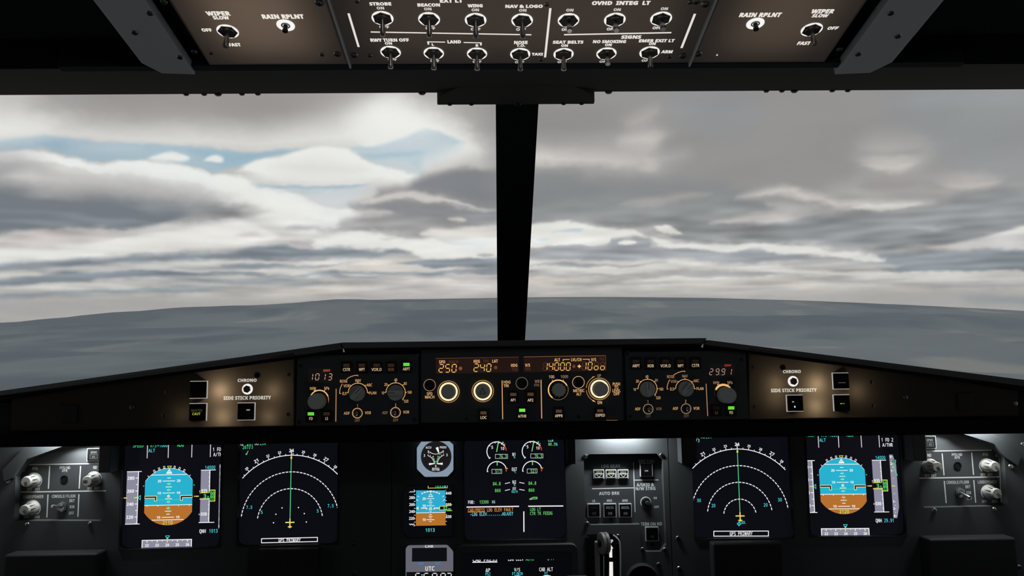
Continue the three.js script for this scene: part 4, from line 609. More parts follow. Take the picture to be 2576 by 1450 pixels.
{
  const C = [0, 860, 3.389];
  wing('warning_panel', 'left glareshield panel glowing brown around CHRONO and SIDE STICK PRIORITY', [[27, 1085], [741, 1073], [741, 888], [516, 930], [30, 1005]], C, (s) => {
    s.text('CHRONO', 2107, 330, 165, 26, '#f4efe4', { fat: 5 }); s.text('SIDE STICK PRIORITY', 2107, 480, 405, 28, '#f4efe4', { fat: 5 });
  }, [[1880, 420, 0.005, -0.014], [2330, 420, 0.0016, -0.014], [1900, 640, 0.003, -0.014], [2290, 640, 0.0013, -0.014], [1560, 620, 0.0005, -0.016]], (g) => {
    annunciator(g, C, 1697, 410, 138, 'upper black warning button with bright right edge', null, [1, 1, 1, 0]);
    annunciator(g, C, 1692, 600, 138, 'lower black button marked MASTER CAUT in dim yellow', [1, 1, (x) => { x.font = 'bold 38px sans-serif'; x.textAlign = 'center'; x.fillStyle = '#3f4520'; x.fillText('MASTER', 76, 76, 120); x.fillStyle = '#b4b83c'; x.fillText('CAUT', 72, 112, 90); }], [1, 1, 0, 0]);
    annunciator(g, C, 2103, 595, 138, 'black button below SIDE STICK PRIORITY', [1, 1, (x) => { x.fillStyle = '#8a8d90'; x.fillRect(88, 56, 40, 14); }]);
    chrono(g, C, 2110, 405); sq(g, C, 588, 617, 150);
    { const [u, v] = putAt(g, C, 2195, 285), h = sub(g, 'light_sensor', u, v, 0, 'small round hole by CHRONO'); part(h, 'ferrule', ring(0.0032, 0.0045, 0.0012, 24), M.dark_metal); part(h, 'hole', cyl(0.0032, 0.0032, 0.0004, 20), M.black); }
    for (const [X, Y] of [[1420, 430], [1123, 560], [2465, 280], [2460, 620], [1395, 632]]) { const [u, v] = putAt(g, C, X, Y); screw(g, u, v, 0, 1, M.dark_metal); }
  });
  const D = [1860, 850, 3.598];
  wing('warning_panel', 'right glareshield panel glowing brown around CHRONO and SIDE STICK PRIORITY', [[2562, 1046], [1883, 1056], [1883, 876], [2080, 904], [2560, 985]].reverse(), D, (s) => {
    s.text('CHRONO', 475, 307, 165, 27, '#f4efe4', { fat: 5 }); s.text('SIDE STICK PRIORITY', 492, 478, 415, 29, '#f4efe4', { fat: 5 });
  }, [[700, 420, 0.0042, -0.014], [690, 620, 0.0032, -0.014], [330, 420, 0.0016, -0.014], [330, 560, 0.0008, -0.014], [1060, 480, 0.0012, -0.016]], (g) => {
    annunciator(g, D, 912, 392, 140, 'upper black button right of CHRONO', [1, 1, (x) => { x.fillStyle = '#4a4d50'; x.fillRect(40, 96, 84, 8); }], [1, 1, 1, 1]);
    annunciator(g, D, 920, 590, 140, 'lower black button with dim green mark', [1, 1, (x) => { x.fillStyle = '#5a7a1c'; x.fillRect(54, 82, 50, 10); x.fillStyle = '#c8d060'; x.fillRect(54, 84, 14, 8); }], [1, 0, 0, 1]);
    annunciator(g, D, 497, 593, 140, 'black button below SIDE STICK PRIORITY with two small white lights', [1, 1, (x) => { x.fillStyle = '#9a9da0'; x.fillRect(40, 56, 22, 14); x.fillStyle = '#fff'; x.fillRect(62, 110, 14, 20); }], [1, 0, 1, 1]);
    chrono(g, D, 485, 395); sq(g, D, 2043, 577, 150);
    { const [u, v] = putAt(g, D, 390, 268), h = sub(g, 'light_sensor', u, v, 0, 'small round hole by CHRONO'); part(h, 'ferrule', ring(0.003, 0.0043, 0.0012, 24), M.dark_metal); part(h, 'hole', cyl(0.003, 0.003, 0.0004, 20), M.black); }
    for (const [X, Y] of [[115, 268], [130, 625], [1195, 405], [1210, 615], [1505, 540], [2500, 595]]) { const [u, v] = putAt(g, D, X, Y); screw(g, u, v, 0, 1, M.dark_metal); }
  });
}

// ---------------------------------------------------------------- overhead panels: brown translucent light plates with a lit panel behind each
function overhead(name, label, [ua, ub, va, vb], ppm, draw, k, build) {
  const c = [(ua + ub) / 2, (va + vb) / 2], g = thing(name, label, 'switch panel', OVER, c); Object.assign(g, { u0: ua, u1: ub, v0: va, v1: vb, n: 0 });
  g.sheet = new Sheet(OVER, ua, va, ub, vb, ppm, '#000'); draw(g.sheet);
  const w = ub - ua, h = vb - va, hole = rect(-w / 2, -h / 2, w / 2, h / 2, 0.001); hole.holes.push(holeOf(rect(-w / 2 + 0.002, -h / 2 + 0.002, w / 2 - 0.002, h / 2 - 0.002)));
  part(g, 'light_box', slab(hole, 0.0285, -0.0287), M.plate);
  part(g, 'light_plate', g.sheet.face(ua, va, ub, vb, 0, c), g.sheet.lit('overhead_plate', [0.2, 0.17, 0.15], 1.25, { transmission: 0.35, roughness: 1, thickness: 0, specularIntensity: 0.2, color: new THREE.Color().setRGB(0.15, 0.131, 0.118) }));
  const m = part(g, 'backlight_panel', box(w - 0.05, h - 0.03, 0.0004, 0, 0.004, -0.0275), M.backlight);
  const l = new THREE.RectAreaLight(0xffe6cc, k, w - 0.05, h - 0.03); l.name = 'overhead_backlight'; l.position.set(0, 0.004, -0.026); l.rotation.y = Math.PI; g.add(l);
  build(g); return g;
}
glow('backlight', [1, 0.9, 0.8], 0.1);
{
  const WT = '#f6f2ea', A = [860, 0, 4.77], B = [1340, 0, 4.77], vB = OVER.at(1300, 161)[1], vT = vB + 0.135, uL = OVER.at(877, 147)[0], uR = OVER.at(1738, 147)[0];
  const place = (g, crop, X, Y) => g.board.at(crop[0] + X / crop[2], crop[1] + Y / crop[2]);
  const g = overhead('overhead_switch_panel', 'middle overhead panel of toggle switches for exterior lights and cabin signs', [uL, uR, vB, vT], 5200, (s) => {
    const T = (t, X, Y, w, h, col = WT) => s.text(t, X, Y, w, h, col, { fat: 9 });
    s.use(A); T('EXT LT', 1310, 8, 280, 44);
    for (const [t, X, Y, w] of [['STROBE', 462, 47, 266], ['BEACON', 1042, 60, 278], ['WING', 1602, 68, 182], ['NAV & LOGO', 2185, 75, 455]]) T(t, X, Y, w, 36);
    for (const [X, Y] of [[463, 97], [1032, 108], [1602, 120], [2172, 124]]) T('ON', X, Y, 94, 30, '#d8d3ca'); for (const [X, Y] of [[508, 325], [1062, 340], [1605, 350], [2150, 353]]) T('OFF', X, Y, 120, 30, '#d8d3ca');
    s.line([80, 160, 202, 565], 30, WT); s.line([345, 384, 2275, 418], 24, WT); s.line([2502, 98, 2438, 690], 30, WT);
    T('RWY TURN OFF', 572, 482, 468, 34); T('ON', 560, 520, 90, 28); T('OFF', 606, 718, 108, 24, '#cfcac2'); T('LAND', 1347, 502, 168, 34); T('L', 1090, 536, 30, 28); T('R', 1620, 546, 36, 28);
    s.line([1022, 502, 1240, 506], 20, WT); s.line([1034, 500, 1040, 536], 22, WT); s.line([1460, 510, 1680, 515], 20, WT); s.line([1668, 512, 1668, 546], 22, WT);
    T('NOSE', 2147, 510, 168, 34); T('T.O.', 2150, 547, 104, 28); T('TAXI', 2347, 650, 134, 30); T('OFF', 1115, 732, 108, 24, '#cfcac2'); T('OFF', 1622, 742, 108, 24, '#cfcac2'); T('OFF', 2132, 747, 112, 24, '#cfcac2');
    s.use(B); T('OVHD  INTEG  LT', 1060, 36, 700, 42); for (const [X, Y] of [[447, 122], [1015, 116], [1582, 104]]) T('ON', X, Y, 92, 30, '#d8d3ca'); for (const [X, Y] of [[400, 355], [942, 348], [1492, 335]]) T('OFF', X, Y, 108, 30, '#e8e3da');
    s.line([375, 417, 1665, 392], 26, WT); T('SIGNS', 1183, 445, 240, 36); T('SEAT BELTS', 425, 507, 368, 32); T('NO SMOKING', 922, 500, 402, 32); T('EMER EXIT LT', 1487, 489, 428, 32);
    for (const [X, Y] of [[384, 547], [910, 538], [1437, 525]]) T('ON', X, Y, 86, 28); for (const [X, Y] of [[352, 745], [856, 740], [1362, 728]]) T('OFF', X, Y, 112, 24, '#cfcac2'); T('ARM', 1615, 622, 134, 32); s.line([1948, 165, 1785, 578], 32, WT);
  }, 0.6, (g) => {
    const sw = (crop, X, Y, tilt, what, turn = 0.1, sway = 0) => { const [u, v] = place(g, crop, X, Y); overheadToggle(g, u, v, tilt, turn, 'toggle switch below ' + what, sway); };
    const DN = 0.42, UP = -0.34;
    sw(A, 488, 212, DN, 'STROBE', 0.05); sw(A, 1047, 225, DN, 'BEACON', 0.5); sw(A, 1605, 235, DN, 'WING', 0.1); sw(A, 2163, 240, DN, 'NAV & LOGO', 0.35, 0.04);
    sw(A, 585, 620, 0.3, 'RWY TURN OFF', 0.3); sw(A, 1103, 633, 0.32, 'LAND L', 0.5); sw(A, 1622, 640, 0.32, 'LAND R', 0.45); sw(A, 2140, 645, 0.34, 'NOSE', 0.2);
    sw(B, 430, 238, UP, 'OVHD INTEG LT left of three', 0.55); sw(B, 985, 232, UP, 'OVHD INTEG LT middle of three', 0.1); sw(B, 1540, 218, UP, 'OVHD INTEG LT right of three', 0.0);
    sw(B, 370, 645, 0.3, 'SEAT BELTS', 0.05); sw(B, 885, 638, UP, 'NO SMOKING', 0.5); sw(B, 1402, 625, 0.05, 'EMER EXIT LT', 0.25);
    for (const [crop, X, Y, k] of [[A, 2460, 45, 0.8], [A, 2390, 710, 0.8], [A, 335, 660, 0.8], [A, 185, 8, 0.8], [A, 150, 655, 1.2], [B, 1890, 20, 0.8], [B, 1640, 675, 0.8], [B, 1800, 665, 1.25]]) { const [u, v] = place(g, crop, X, Y); screw(g, u - g.c[0], v - g.c[1], 0.0005, k, M.dark_metal); }
    for (const u of [uL, uR]) part(g, 'edge_strip', box(0.0016, vT - vB, 0.004, u - g.c[0], 0, 0.002), M.edge_metal, 'bare metal strip along the panel edge');
  });
  const L = [0, 0, 2.862], Rr = [1700, 0, 2.941], ringL = lathe([[0, 0.0004], [0.0076, 0.0004], [0.0076, 0], [0, 0]].reverse(), 36);
  const rain = (g, crop, X, Y) => { const [u, v] = place(g, crop, X, Y), q = sub(g, 'push_button', u - g.c[0], v - g.c[1], 0.0004, 'small round button in a white ring below RAIN RPLNT'); part(q, 'light_ring', ringL, M.white_light); part(q, 'collar', ring(0.0026, 0.0038, 0.0008, 24), M.knob_grey); part(q, 'plunger', lathe([[0, 0], [0.002, 0], [0.0017, 0.004], [0.0023, 0.0045], [0.0023, 0.0065], [0.0016, 0.007], [0, 0.007]].reverse(), 20), M.black); };
  overhead('wiper_panel', 'left overhead panel with WIPER toggle and RAIN RPLNT button', [OVER.at(400, 0)[0] + 0.008, uL - 0.0024, vB + 0.0005, vT], 5200, (s) => {
    s.use(L); const T = (t, X, Y, w, h) => s.text(t, X, Y, w, h, WT, { fat: 9 }); T('WIPER', 1570, 97, 168, 26); T('SLOW', 1590, 128, 114, 20); T('OFF', 1488, 216, 74, 20); T('FAST', 1688, 322, 88, 20); T('RAIN RPLNT', 2035, 120, 303, 28);
  }, 2.6, (g) => {
    const [u, v] = place(g, L, 1640, 222); overheadToggle(g, u, v, 0.1, 0.35, 'toggle switch below WIPER', -0.06); rain(g, L, 2057, 178);
    for (const [X, Y, k] of [[1400, 370, 0.9], [1520, 380, 0.7], [2320, 390, 0.8], [2430, 385, 1.2], [2300, 15, 1.3], [1180, 12, 1]]) { const [a, b] = place(g, L, X, Y); screw(g, a - g.c[0], b - g.c[1], 0.0005, k); }
  });
  overhead('wiper_panel', 'right overhead panel with WIPER toggle and RAIN RPLNT button', [uR + 0.0024, OVER.at(2205, 0)[0] - 0.008, vB + 0.0005, vT], 5200, (s) => {
    s.use(Rr); const T = (t, X, Y, w, h) => s.text(t, X, Y, w, h, WT, { fat: 9 }); T('WIPER', 1088, 84, 165, 26); T('SLOW', 1068, 117, 118, 20); T('OFF', 1163, 208, 80, 20); T('FAST', 948, 320, 98, 22); T('RAIN RPLNT', 625, 110, 310, 28); s.poly([297, 412, 312, 414, 308, 396], WT);  // the small triangle is a light leak drawn as glowing print
  }, 1.4, (g) => {
    const [u, v] = place(g, Rr, 1005, 215); overheadToggle(g, u, v, 0.1, 0.0, 'toggle switch below WIPER', 0.06); rain(g, Rr, 588, 170);
    for (const [X, Y, k] of [[165, 395, 1.25], [218, 27, 1.25], [1212, 362, 0.9], [150, 5, 1.2]]) { const [a, b] = place(g, Rr, X, Y); screw(g, a - g.c[0], b - g.c[1], 0.0005, k); }
  });
}

// ---------------------------------------------------------------- main instrument panel: thick painted sheets with cut-outs
const pxRect = (board, x0, y0, x1, y1, n = 0) => { const xm = (x0 + x1) / 2, ym = (y0 + y1) / 2; return [board.at(x0, ym, n)[0], board.at(xm, y1, n)[1], board.at(x1, ym, n)[0], board.at(xm, y0, n)[1]]; };
const turned = (pts, c, a) => pts.map(([x, y]) => { const dx = x - c[0], dy = y - c[1]; return [c[0] + dx * Math.cos(a) - dy * Math.sin(a), c[1] + dx * Math.sin(a) + dy * Math.cos(a)]; });
const corners = ([u0, v0, u1, v1]) => [[u0, v0], [u1, v0], [u1, v1], [u0, v1]];
// display openings on the face of the panel: [x0, top, x1, bottom] as surveyed, tops hidden behind the glareshield
const OPEN = { pfdL: [303, 1098, 556, 1382, 0.011], ndL: [597, 1092, 851, 1374, 0.008], eng: [1166, 1100, 1424, 1361, 0.003], ndR: [1741, 1082, 1993, 1357, -0.007], pfdR: [2031, 1076, 2274, 1352, -0.008] };
const holes = Object.fromEntries(Object.entries(OPEN).map(([k, [x0, y0, x1, y1, a]]) => { const r = pxRect(MAIN, x0, y0, x1, y1, 0), c = [(r[0] + r[2]) / 2, (r[1] + r[3]) / 2]; return [k, { r, c, a }]; }));
const SHEET = 0.013;                                                // thickness of the painted sheet; recessed panels sit behind it
const J = [0, 1080, 3.919], K = [1420, 1080, 3.919], Q = [2270, 1060, 3.719];
const sv = (crop, pts, n = 0) => { const o = []; for (let i = 0; i < pts.length; i += 2) o.push(MAIN.at(crop[0] + pts[i] / crop[2], crop[1] + pts[i + 1] / crop[2], n)); return o; };
const cutL = sv(J, [140, 905, 152, 470, 285, 300, 765, 130, 1035, 130, 1045, 610, 1018, 878, 985, 908]), cutR = sv(Q, [985, 795, 955, 335, 840, 215, 380, 85, 165, 85, 160, 530, 182, 785, 205, 812]);
const cutG = sv(K, [190, 305, 245, 248, 905, 242, 968, 305, 1005, 1140, 950, 1210, 805, 1212, 752, 1160, 745, 942, 262, 948, 205, 882]);
{
  const g = thing('instrument_panel', 'dark grey main instrument panel below the glareshield, cut out for the displays', 'instrument panel', MAIN, [0, 0]);
  const vT = MAIN.at(1290, 1060)[1], vB = MAIN.at(1290, 1500)[1], sheet = (x0, x1, list, label) => {
    const s = rect(MAIN.at(x0, 1250)[0], vB, MAIN.at(x1, 1250)[0], vT); for (const h of list) s.holes.push(new THREE.Path(h.map((p) => new THREE.Vector2(...p)))); part(g, 'sheet', slab(s, SHEET, -SHEET), M.sheet, label);
  };
  const dh = (k) => turned(corners(holes[k].r), holes[k].c, holes[k].a);
  sheet(-90, 984, [dh('pfdL'), dh('ndL'), cutL], 'left sheet'); sheet(986, 1684, [dh('eng'), cutG], 'middle sheet'); sheet(1686, 2680, [dh('ndR'), dh('pfdR'), cutR], 'right sheet');
  // cheeks that carry the glareshield above the displays
  for (const [x0, x1, y1, d, ex] of [[262, 291, 1187, 0.03, 0], [1424, 1446, 1166, 0.026, 0], [1708, 1747, 1165, 0.027, 0], [2283, 2316, 1158, 0.03, 0]]) { const [u0, v0, u1, v1] = pxRect(MAIN, x0, 1060, x1, y1, d / 2); part(g, 'cheek', rbox(u1 - u0, v1 - v0, d, 0.001, (u0 + u1) / 2, (v0 + v1) / 2, d / 2), M.sheet); }
  // screws on the sheets
  for (const [crop, X, Y, k, m] of [[J, 85, 515, 1.2], [J, 395, 215, 1.25], [J, 268, 940, 1.1], [J, 888, 935, 1.2], [K, 203, 270, 1.3], [K, 960, 260, 1.3], [K, 222, 935, 1.2], [K, 225, 1068, 1.2], [K, 530, 1060, 1.2], [K, 770, 1190, 1.2], [K, 992, 1190, 1.2], [K, 1120, 1080, 1.4], [K, 928, 1340, 1.3], [K, 1133, 1380, 1.5], [Q, 728, 158, 1.3], [Q, 1015, 425, 1.3], [Q, 300, 835, 1.3], [Q, 860, 825, 1.1], [Q, 1128, 215, 1.2], [Q, 1095, 1365, 1.2], [[560, 1360, 5.152], 1700, 52, 1.2], [[560, 1360, 5.152], 1706, 440, 1.4], [[0, 0, 1], 1708, 1431, 1.2]]) { const [u, v] = MAIN.at(crop[0] + X / crop[2], crop[1] + Y / crop[2]); screw(g, u, v, 0, k, M.steel); }
  // struts that close the outer corners of the lighting panels
  part(g, 'strut', slab(outline(sv(J, [40, 400, 245, 188, 345, 150, 690, 150, 285, 300, 205, 395, 150, 480, 60, 520])), 0.006, 0, 0.001), M.sheet); part(g, 'strut', slab(outline(sv(Q, [1095, 330, 900, 160, 770, 90, 460, 90, 840, 215, 905, 300, 950, 345, 1060, 420])), 0.006, 0, 0.001), M.sheet);
}

// ---------------------------------------------------------------- display units: bezel frame lining the cut-out, lit screen at its back
const DEEP = -0.008, SCREEN = [0.010, 0.010, 0.013];
function display(key, name, label, draw, group, ppm = 4200) {
  const { r, c, a } = holes[key], g = thing(name, label, 'display', MAIN, c, group), R = r.map((x, i) => x - c[i % 2]), e = 0.0012, f = turned(corners(R), [0, 0], a), grow = 0.02;
  const sh = outline(f, 0.0005); sh.holes.push(holeOf(outline(turned(corners([R[0] + e, R[1] + e, R[2] - e, R[3] - e]), [0, 0], a), 0.014), 8));
  part(g, 'bezel', slab(sh, 0.0095, DEEP), M.bezel);
  g.sheet = new Sheet(MAIN, r[0] - grow, r[1] - grow, r[2] + grow, r[3] + grow, ppm, '#0b0b12', DEEP); draw(g.sheet);
  part(g, 'screen', turnSheet(g, r, c, grow), g.sheet.lit('screen_picture', SCREEN, 1, { roughness: 0.3 }));
  return g;
}
const turnSheet = (g, r, c, grow) => g.sheet.face(r[0] - grow, r[1] - grow, r[2] + grow, r[3] + grow, DEEP - 0.0004, c);
const mono = (c, s, x, y, h, col, align = 'center', w = 0) => { c.font = `bold ${h / 0.714}px monospace`; c.textAlign = align; c.textBaseline = 'alphabetic'; c.fillStyle = col; w ? c.fillText(s, x, y + h / 2, w) : c.fillText(s, x, y + h / 2); };
const sans = (c, s, x, y, h, col, align = 'center', w) => { c.font = `bold ${h / 0.714}px sans-serif`; c.textAlign = align; c.textBaseline = 'alphabetic'; c.fillStyle = col; c.fillText(s, x, y + h / 2, w); };
const ln = (c, col, w, ...p) => { c.strokeStyle = col; c.lineWidth = w; c.beginPath(); for (let i = 0; i < p.length; i += 2) i ? c.lineTo(p[i], p[i + 1]) : c.moveTo(p[i], p[i + 1]); c.stroke(); };
const pg = (c, col, ...p) => { c.fillStyle = col; c.beginPath(); for (let i = 0; i < p.length; i += 2) i ? c.lineTo(p[i], p[i + 1]) : c.moveTo(p[i], p[i + 1]); c.fill(); };
const WH = '#f6f4f6', CY = '#46d6e0', GR = '#3cd878', YE = '#f0dc60', TAPE = '#8a8a9c';

function drawPFD(c, baro, mda) {                                    // design units: speed tape line at x = 0, altitude tape line at x = 815
  // flight mode row
  for (const x of [92, 332, 602, 815]) ln(c, '#e8e0e4', 9, x, -345, x, -149);
  mono(c, 'SPEED', -15, -296, 38, GR, 'center', 125); mono(c, 'V/S', 158, -294, 38, GR, 'center', 76); mono(c, '+1000', 262, -294, 38, CY, 'center', 120); mono(c, 'HDG', 470, -293, 38, GR, 'center', 80); mono(c, 'ALT', 142, -237, 38, CY, 'center', 78);
  mono(c, '1 FD 2', 912, -236, 40, WH, 'center', 145); mono(c, 'A/THR', 912, -177, 40, WH, 'center', 125);
  // speed tape
  c.fillStyle = TAPE; c.fillRect(-132, 0, 132, 595); ln(c, WH, 9, -132, 0, 36, 0); ln(c, WH, 9, -134, 595, 32, 595); ln(c, WH, 10, 0, 0, 0, 595);
  [280, 260, 240, 220].forEach((v, i) => { const y = 74 + 147.5 * i; sans(c, String(v), -84, y, 36, WH, 'center', 82); ln(c, WH, 9, -30, y, 0, y); ln(c, WH, 8, -24, y + 74, 0, y + 74); });
  ln(c, YE, 12, -158, 298, -122, 298); ln(c, YE, 9, -46, 298, 0, 298); ln(c, CY, 7, 2, 298, 30, 274, 30, 322, 2, 298);
  // attitude ball
  c.save(); c.beginPath(); c.rect(78, -60, 544, 720); c.clip(); c.beginPath(); c.arc(350, 294, 324, 0, 7); c.clip(); c.fillStyle = '#28b0ce'; c.fillRect(0, -60, 700, 450); c.fillStyle = '#b4702e'; c.fillRect(0, 389, 700, 300); ln(c, WH, 8, 0, 389, 700, 389); c.restore();
  c.strokeStyle = '#d8ecf0'; c.lineWidth = 5; c.beginPath(); c.arc(350, 294, 324, Math.PI * 1.19, Math.PI * 1.81); c.stroke();
  for (const x of [-238, -118, 118, 238]) ln(c, WH, 7, 350 + x, 389, 350 + x, 404);
  ln(c, WH, 8, 146, 44, 554, 44); ln(c, WH, 8, 166, 556, 528, 556);
  for (const a of [-30, -20, -10, 10, 20, 30]) { c.save(); c.translate(350, 294); c.rotate(a * RAD); c.strokeStyle = WH; c.lineWidth = 6; c.strokeRect(-8, -352, 16, 24); c.restore(); }
  for (const a of [-45, 45]) { c.save(); c.translate(350, 294); c.rotate(a * RAD); ln(c, WH, 7, 0, -326, 0, -346); c.restore(); }
  ln(c, YE, 7, 326, -54, 374, -54, 350, -26, 326, -54); pg(c, WH, 350, -24, 316, 26, 384, 26); ln(c, '#2cbcd8', 6, 334, 10, 366, 10); ln(c, '#2cbcd8', 4, 340, -2, 360, -2); ln(c, WH, 9, 316, 28, 384, 28);
  for (const [y, w, t] of [[81, 20], [115, 70, '20'], [149, 20], [183, 36], [217, 20], [252, 70, '10'], [318, 38], [353, 20], [424, 20], [458, 36], [492, 20], [527, 70, '10']]) { ln(c, WH, 8, 350 - w, y, 350 + w, y); if (t) { sans(c, t, 242, y, 28, WH); sans(c, t, 460, y, 28, WH); } }
  ln(c, '#4cdc9c', 6, 350, 115, 350, 474); ln(c, '#38d8a8', 6, 210, 330, 486, 330);
  for (const s of [-1, 1]) { const X = (x) => 350 + s * x; ln(c, '#f2ecb0', 30, X(272), 296, X(132), 296); ln(c, '#f2ecb0', 30, X(147), 283, X(147), 343); ln(c, '#2a2014', 16, X(268), 296, X(139), 296); ln(c, '#2a2014', 16, X(147), 290, X(147), 336); ln(c, '#4cc080', 8, X(278), 164, X(290), 164, X(290), 176); }
  c.fillStyle = WH; c.fillRect(336, 276, 28, 26); c.fillStyle = '#caa94c'; c.fillRect(344, 284, 12, 11); ln(c, YE, 12, 638, 296, 694, 296); ln(c, '#3c3010', 4, 640, 297, 660, 297);
  mono(c, mda, 348, 588, 38, '#c4e070', 'center', 118);
  // altitude tape
  c.fillStyle = TAPE; c.fillRect(712, 0, 103, 246); c.fillRect(712, 318, 103, 277); ln(c, WH, 9, 712, 0, 882, 0); ln(c, WH, 9, 700, 595, 878, 595); ln(c, WH, 10, 815, 0, 815, 595);
  for (const y of [30, 80, 132, 184, 396, 448, 500, 552]) ln(c, WH, 7, 803, y, 815, y);
  sans(c, '035', 756, 236, 36, WH, 'center', 72); sans(c, '030', 756, 499, 36, WH, 'center', 72); sans(c, '›', 704, 236, 30, WH); sans(c, '›', 704, 499, 30, WH);
  c.fillStyle = '#0b0b12'; c.fillRect(700, 258, 118, 60); ln(c, YE, 9, 704, 258, 808, 258); ln(c, YE, 9, 704, 330, 808, 330); sans(c, '3', 764, 297, 46, '#5ce070'); sans(c, '2', 798, 310, 32, '#5ce070');
  c.fillStyle = '#122c14'; c.fillRect(818, 230, 58, 124); ln(c, '#d8e04c', 9, 814, 229, 878, 229, 878, 355, 814, 355); sans(c, '00', 848, 268, 34, '#5ce070', 'center', 48); sans(c, '80', 848, 306, 34, '#5ce070', 'center', 48); c.save(); c.beginPath(); c.rect(818, 232, 58, 120); c.clip(); sans(c, '20', 848, 230, 34, '#3cae54', 'center', 48); sans(c, '60', 848, 345, 34, '#3cae54', 'center', 48); c.restore();
  mono(c, '14000', 816, -30, 38, CY, 'center', 122); mono(c, 'QNH', 748, 692, 40, WH, 'center', 76); mono(c, baro, 870, 692, 40, CY, 'center', baro.length > 4 ? 122 : 102);
  // vertical speed scale
  pg(c, TAPE, 922, -64, 965, -64, 998, 55, 998, 540, 968, 666, 924, 666); for (const [t, y] of [['6', -40], ['2', 42], ['1', 124], ['1', 478], ['2', 558], ['6', 640]]) { sans(c, t, 938, y, 28, WH); ln(c, WH, 7, 952, y, 962, y); } for (const y of [5, 84, 212, 388, 518, 600]) ln(c, WH, 5, 946, y, 960, y); ln(c, YE, 8, 924, 298, 970, 298); ln(c, '#58e090', 8, 948, 34, 1004, 180); c.fillStyle = '#3a4048'; c.fillRect(956, -6, 46, 38); sans(c, '22', 980, 13, 32, '#58e090', 'center', 40);
  // heading tape
  c.fillStyle = TAPE; c.fillRect(67, 781, 558, 84); ln(c, WH, 10, 67, 868, 67, 781, 625, 781, 625, 868); [22, 23, 24, 25, 26].forEach((v, i) => { const x = 122 + 114.5 * i; ln(c, WH, 9, x, 781, x, 808); if (i < 4) ln(c, WH, 7, x + 57, 781, x + 57, 797); sans(c, String(v), x, 838, 30, WH, 'center', 44); }); ln(c, '#d8e04c', 12, 350, 752, 350, 812); ln(c, CY, 7, 328, 736, 374, 736, 352, 776, 328, 736);
}
function drawND(c, rings, left) {                                   // design units: aircraft at the origin, ring spacing 100
  c.strokeStyle = WH; c.lineWidth = 5; c.beginPath(); c.arc(0, 0, 400, -138 * RAD, -43 * RAD); c.stroke();
  for (let d = -45; d <= 45; d += 5) { c.save(); c.rotate(d * RAD); const big = d % 10 === 0; if (Math.abs(d) < 46) ln(c, WH, 4, 0, -401, 0, big ? -416 : -409); if (big && Math.abs(d) <= 40) sans(c, String(24 + d / 10), 0, d % 30 === 0 ? -428 : -424, d % 30 === 0 ? 20 : 14, WH); c.restore(); }
  c.save(); c.lineWidth = 5.5; c.setLineDash([16, 6]); for (const k of rings) { c.beginPath(); c.arc(0, 0, k * 100, -172 * RAD, -8 * RAD); c.stroke(); } c.restore();
  ln(c, '#58e08c', 4.5, 0, -390, 0, -20);
  if (left) { for (const a of [-90, -60, -30, 30, 60, 90]) { c.fillStyle = WH; c.beginPath(); c.arc(100 * Math.sin(a * RAD), -100 * Math.cos(a * RAD), 4, 0, 7); c.fill(); } pg(c, '#5cc8d8', 4, -412, 16, -412, 9, -398); }
  ln(c, YE, 7, 0, -22, 0, 34); ln(c, YE, 7, -28, 0, 28, 0); ln(c, YE, 7, -12, 26, 12, 26); ln(c, '#e8e070', 4, 0, -398, 0, -378); ln(c, YE, 3, -4, -390, 4, -390, 4, -380, -4, -380, -4, -390); ln(c, WH, 5, 0, -430, 0, -402);
}
const ndBox = (s, X0, Y0, X1, Y1, slope) => { s.line([X0, Y0, X1, Y0 - slope, X1, Y1 - slope, X0, Y1, X0, Y0 - 3], 9, WH); s.text('GPS PRIMARY', (X0 + X1) / 2, (Y0 + Y1 - slope) / 2, 255, 36, WH, { family: 'monospace' }); };
display('pfdL', 'flight_display', 'leftmost flight display with blue and brown horizon reading 2110 and QNH 1013', (s) => { s.use([280, 1090, 4.532]).frame([310, 440], [410, 437.9], [306.6, 540], (c) => drawPFD(c, '1013', '2110')); }, 'flight displays');
display('pfdR', 'flight_display', 'rightmost flight display with blue and brown horizon reading 2120 and QNH 29.91', (s) => { s.use([1990, 1080, 4.394]).frame([230, 350], [323.3, 349.4], [235.4, 445.8], (c) => drawPFD(c, '29.91', '2120')); }, 'flight displays');
display('ndL', 'navigation_display', 'left navigation display with compass arc and range rings 5 and 7.5', (s) => {
  s.use([570, 1090, 4.53]).frame([721, 1020], [721 + 187, 1020 - 4.4], [721 - 4.2, 1020 + 194], (c) => drawND(c, [2, 3], true)); ndBox(s, 397, 1206, 1035, 1253, 15);
  const m = (t, X, Y, w, h, col) => s.text(t, X, Y, w, h, col, { family: 'monospace' }); m('GS', 165, 124, 50, 36, WH); m('201', 265, 122, 76, 36, GR); m('TAS', 340, 121, 52, 30, WH); m('204', 412, 119, 72, 36, GR); m('267', 215, 163, 72, 38, GR); m('/', 264, 163, 18, 40, WH); m('3', 290, 162, 22, 36, GR); s.line([246, 203, 224, 245], 8, '#58d88c'); s.poly([214, 232, 240, 240, 220, 254], '#58d88c');
  m('7.5', 257, 848, 74, 36, CY); m('7.5', 1185, 830, 74, 36, CY); m('5', 400, 905, 26, 36, CY); m('5', 1038, 890, 26, 36, CY);
}, 'navigation displays');
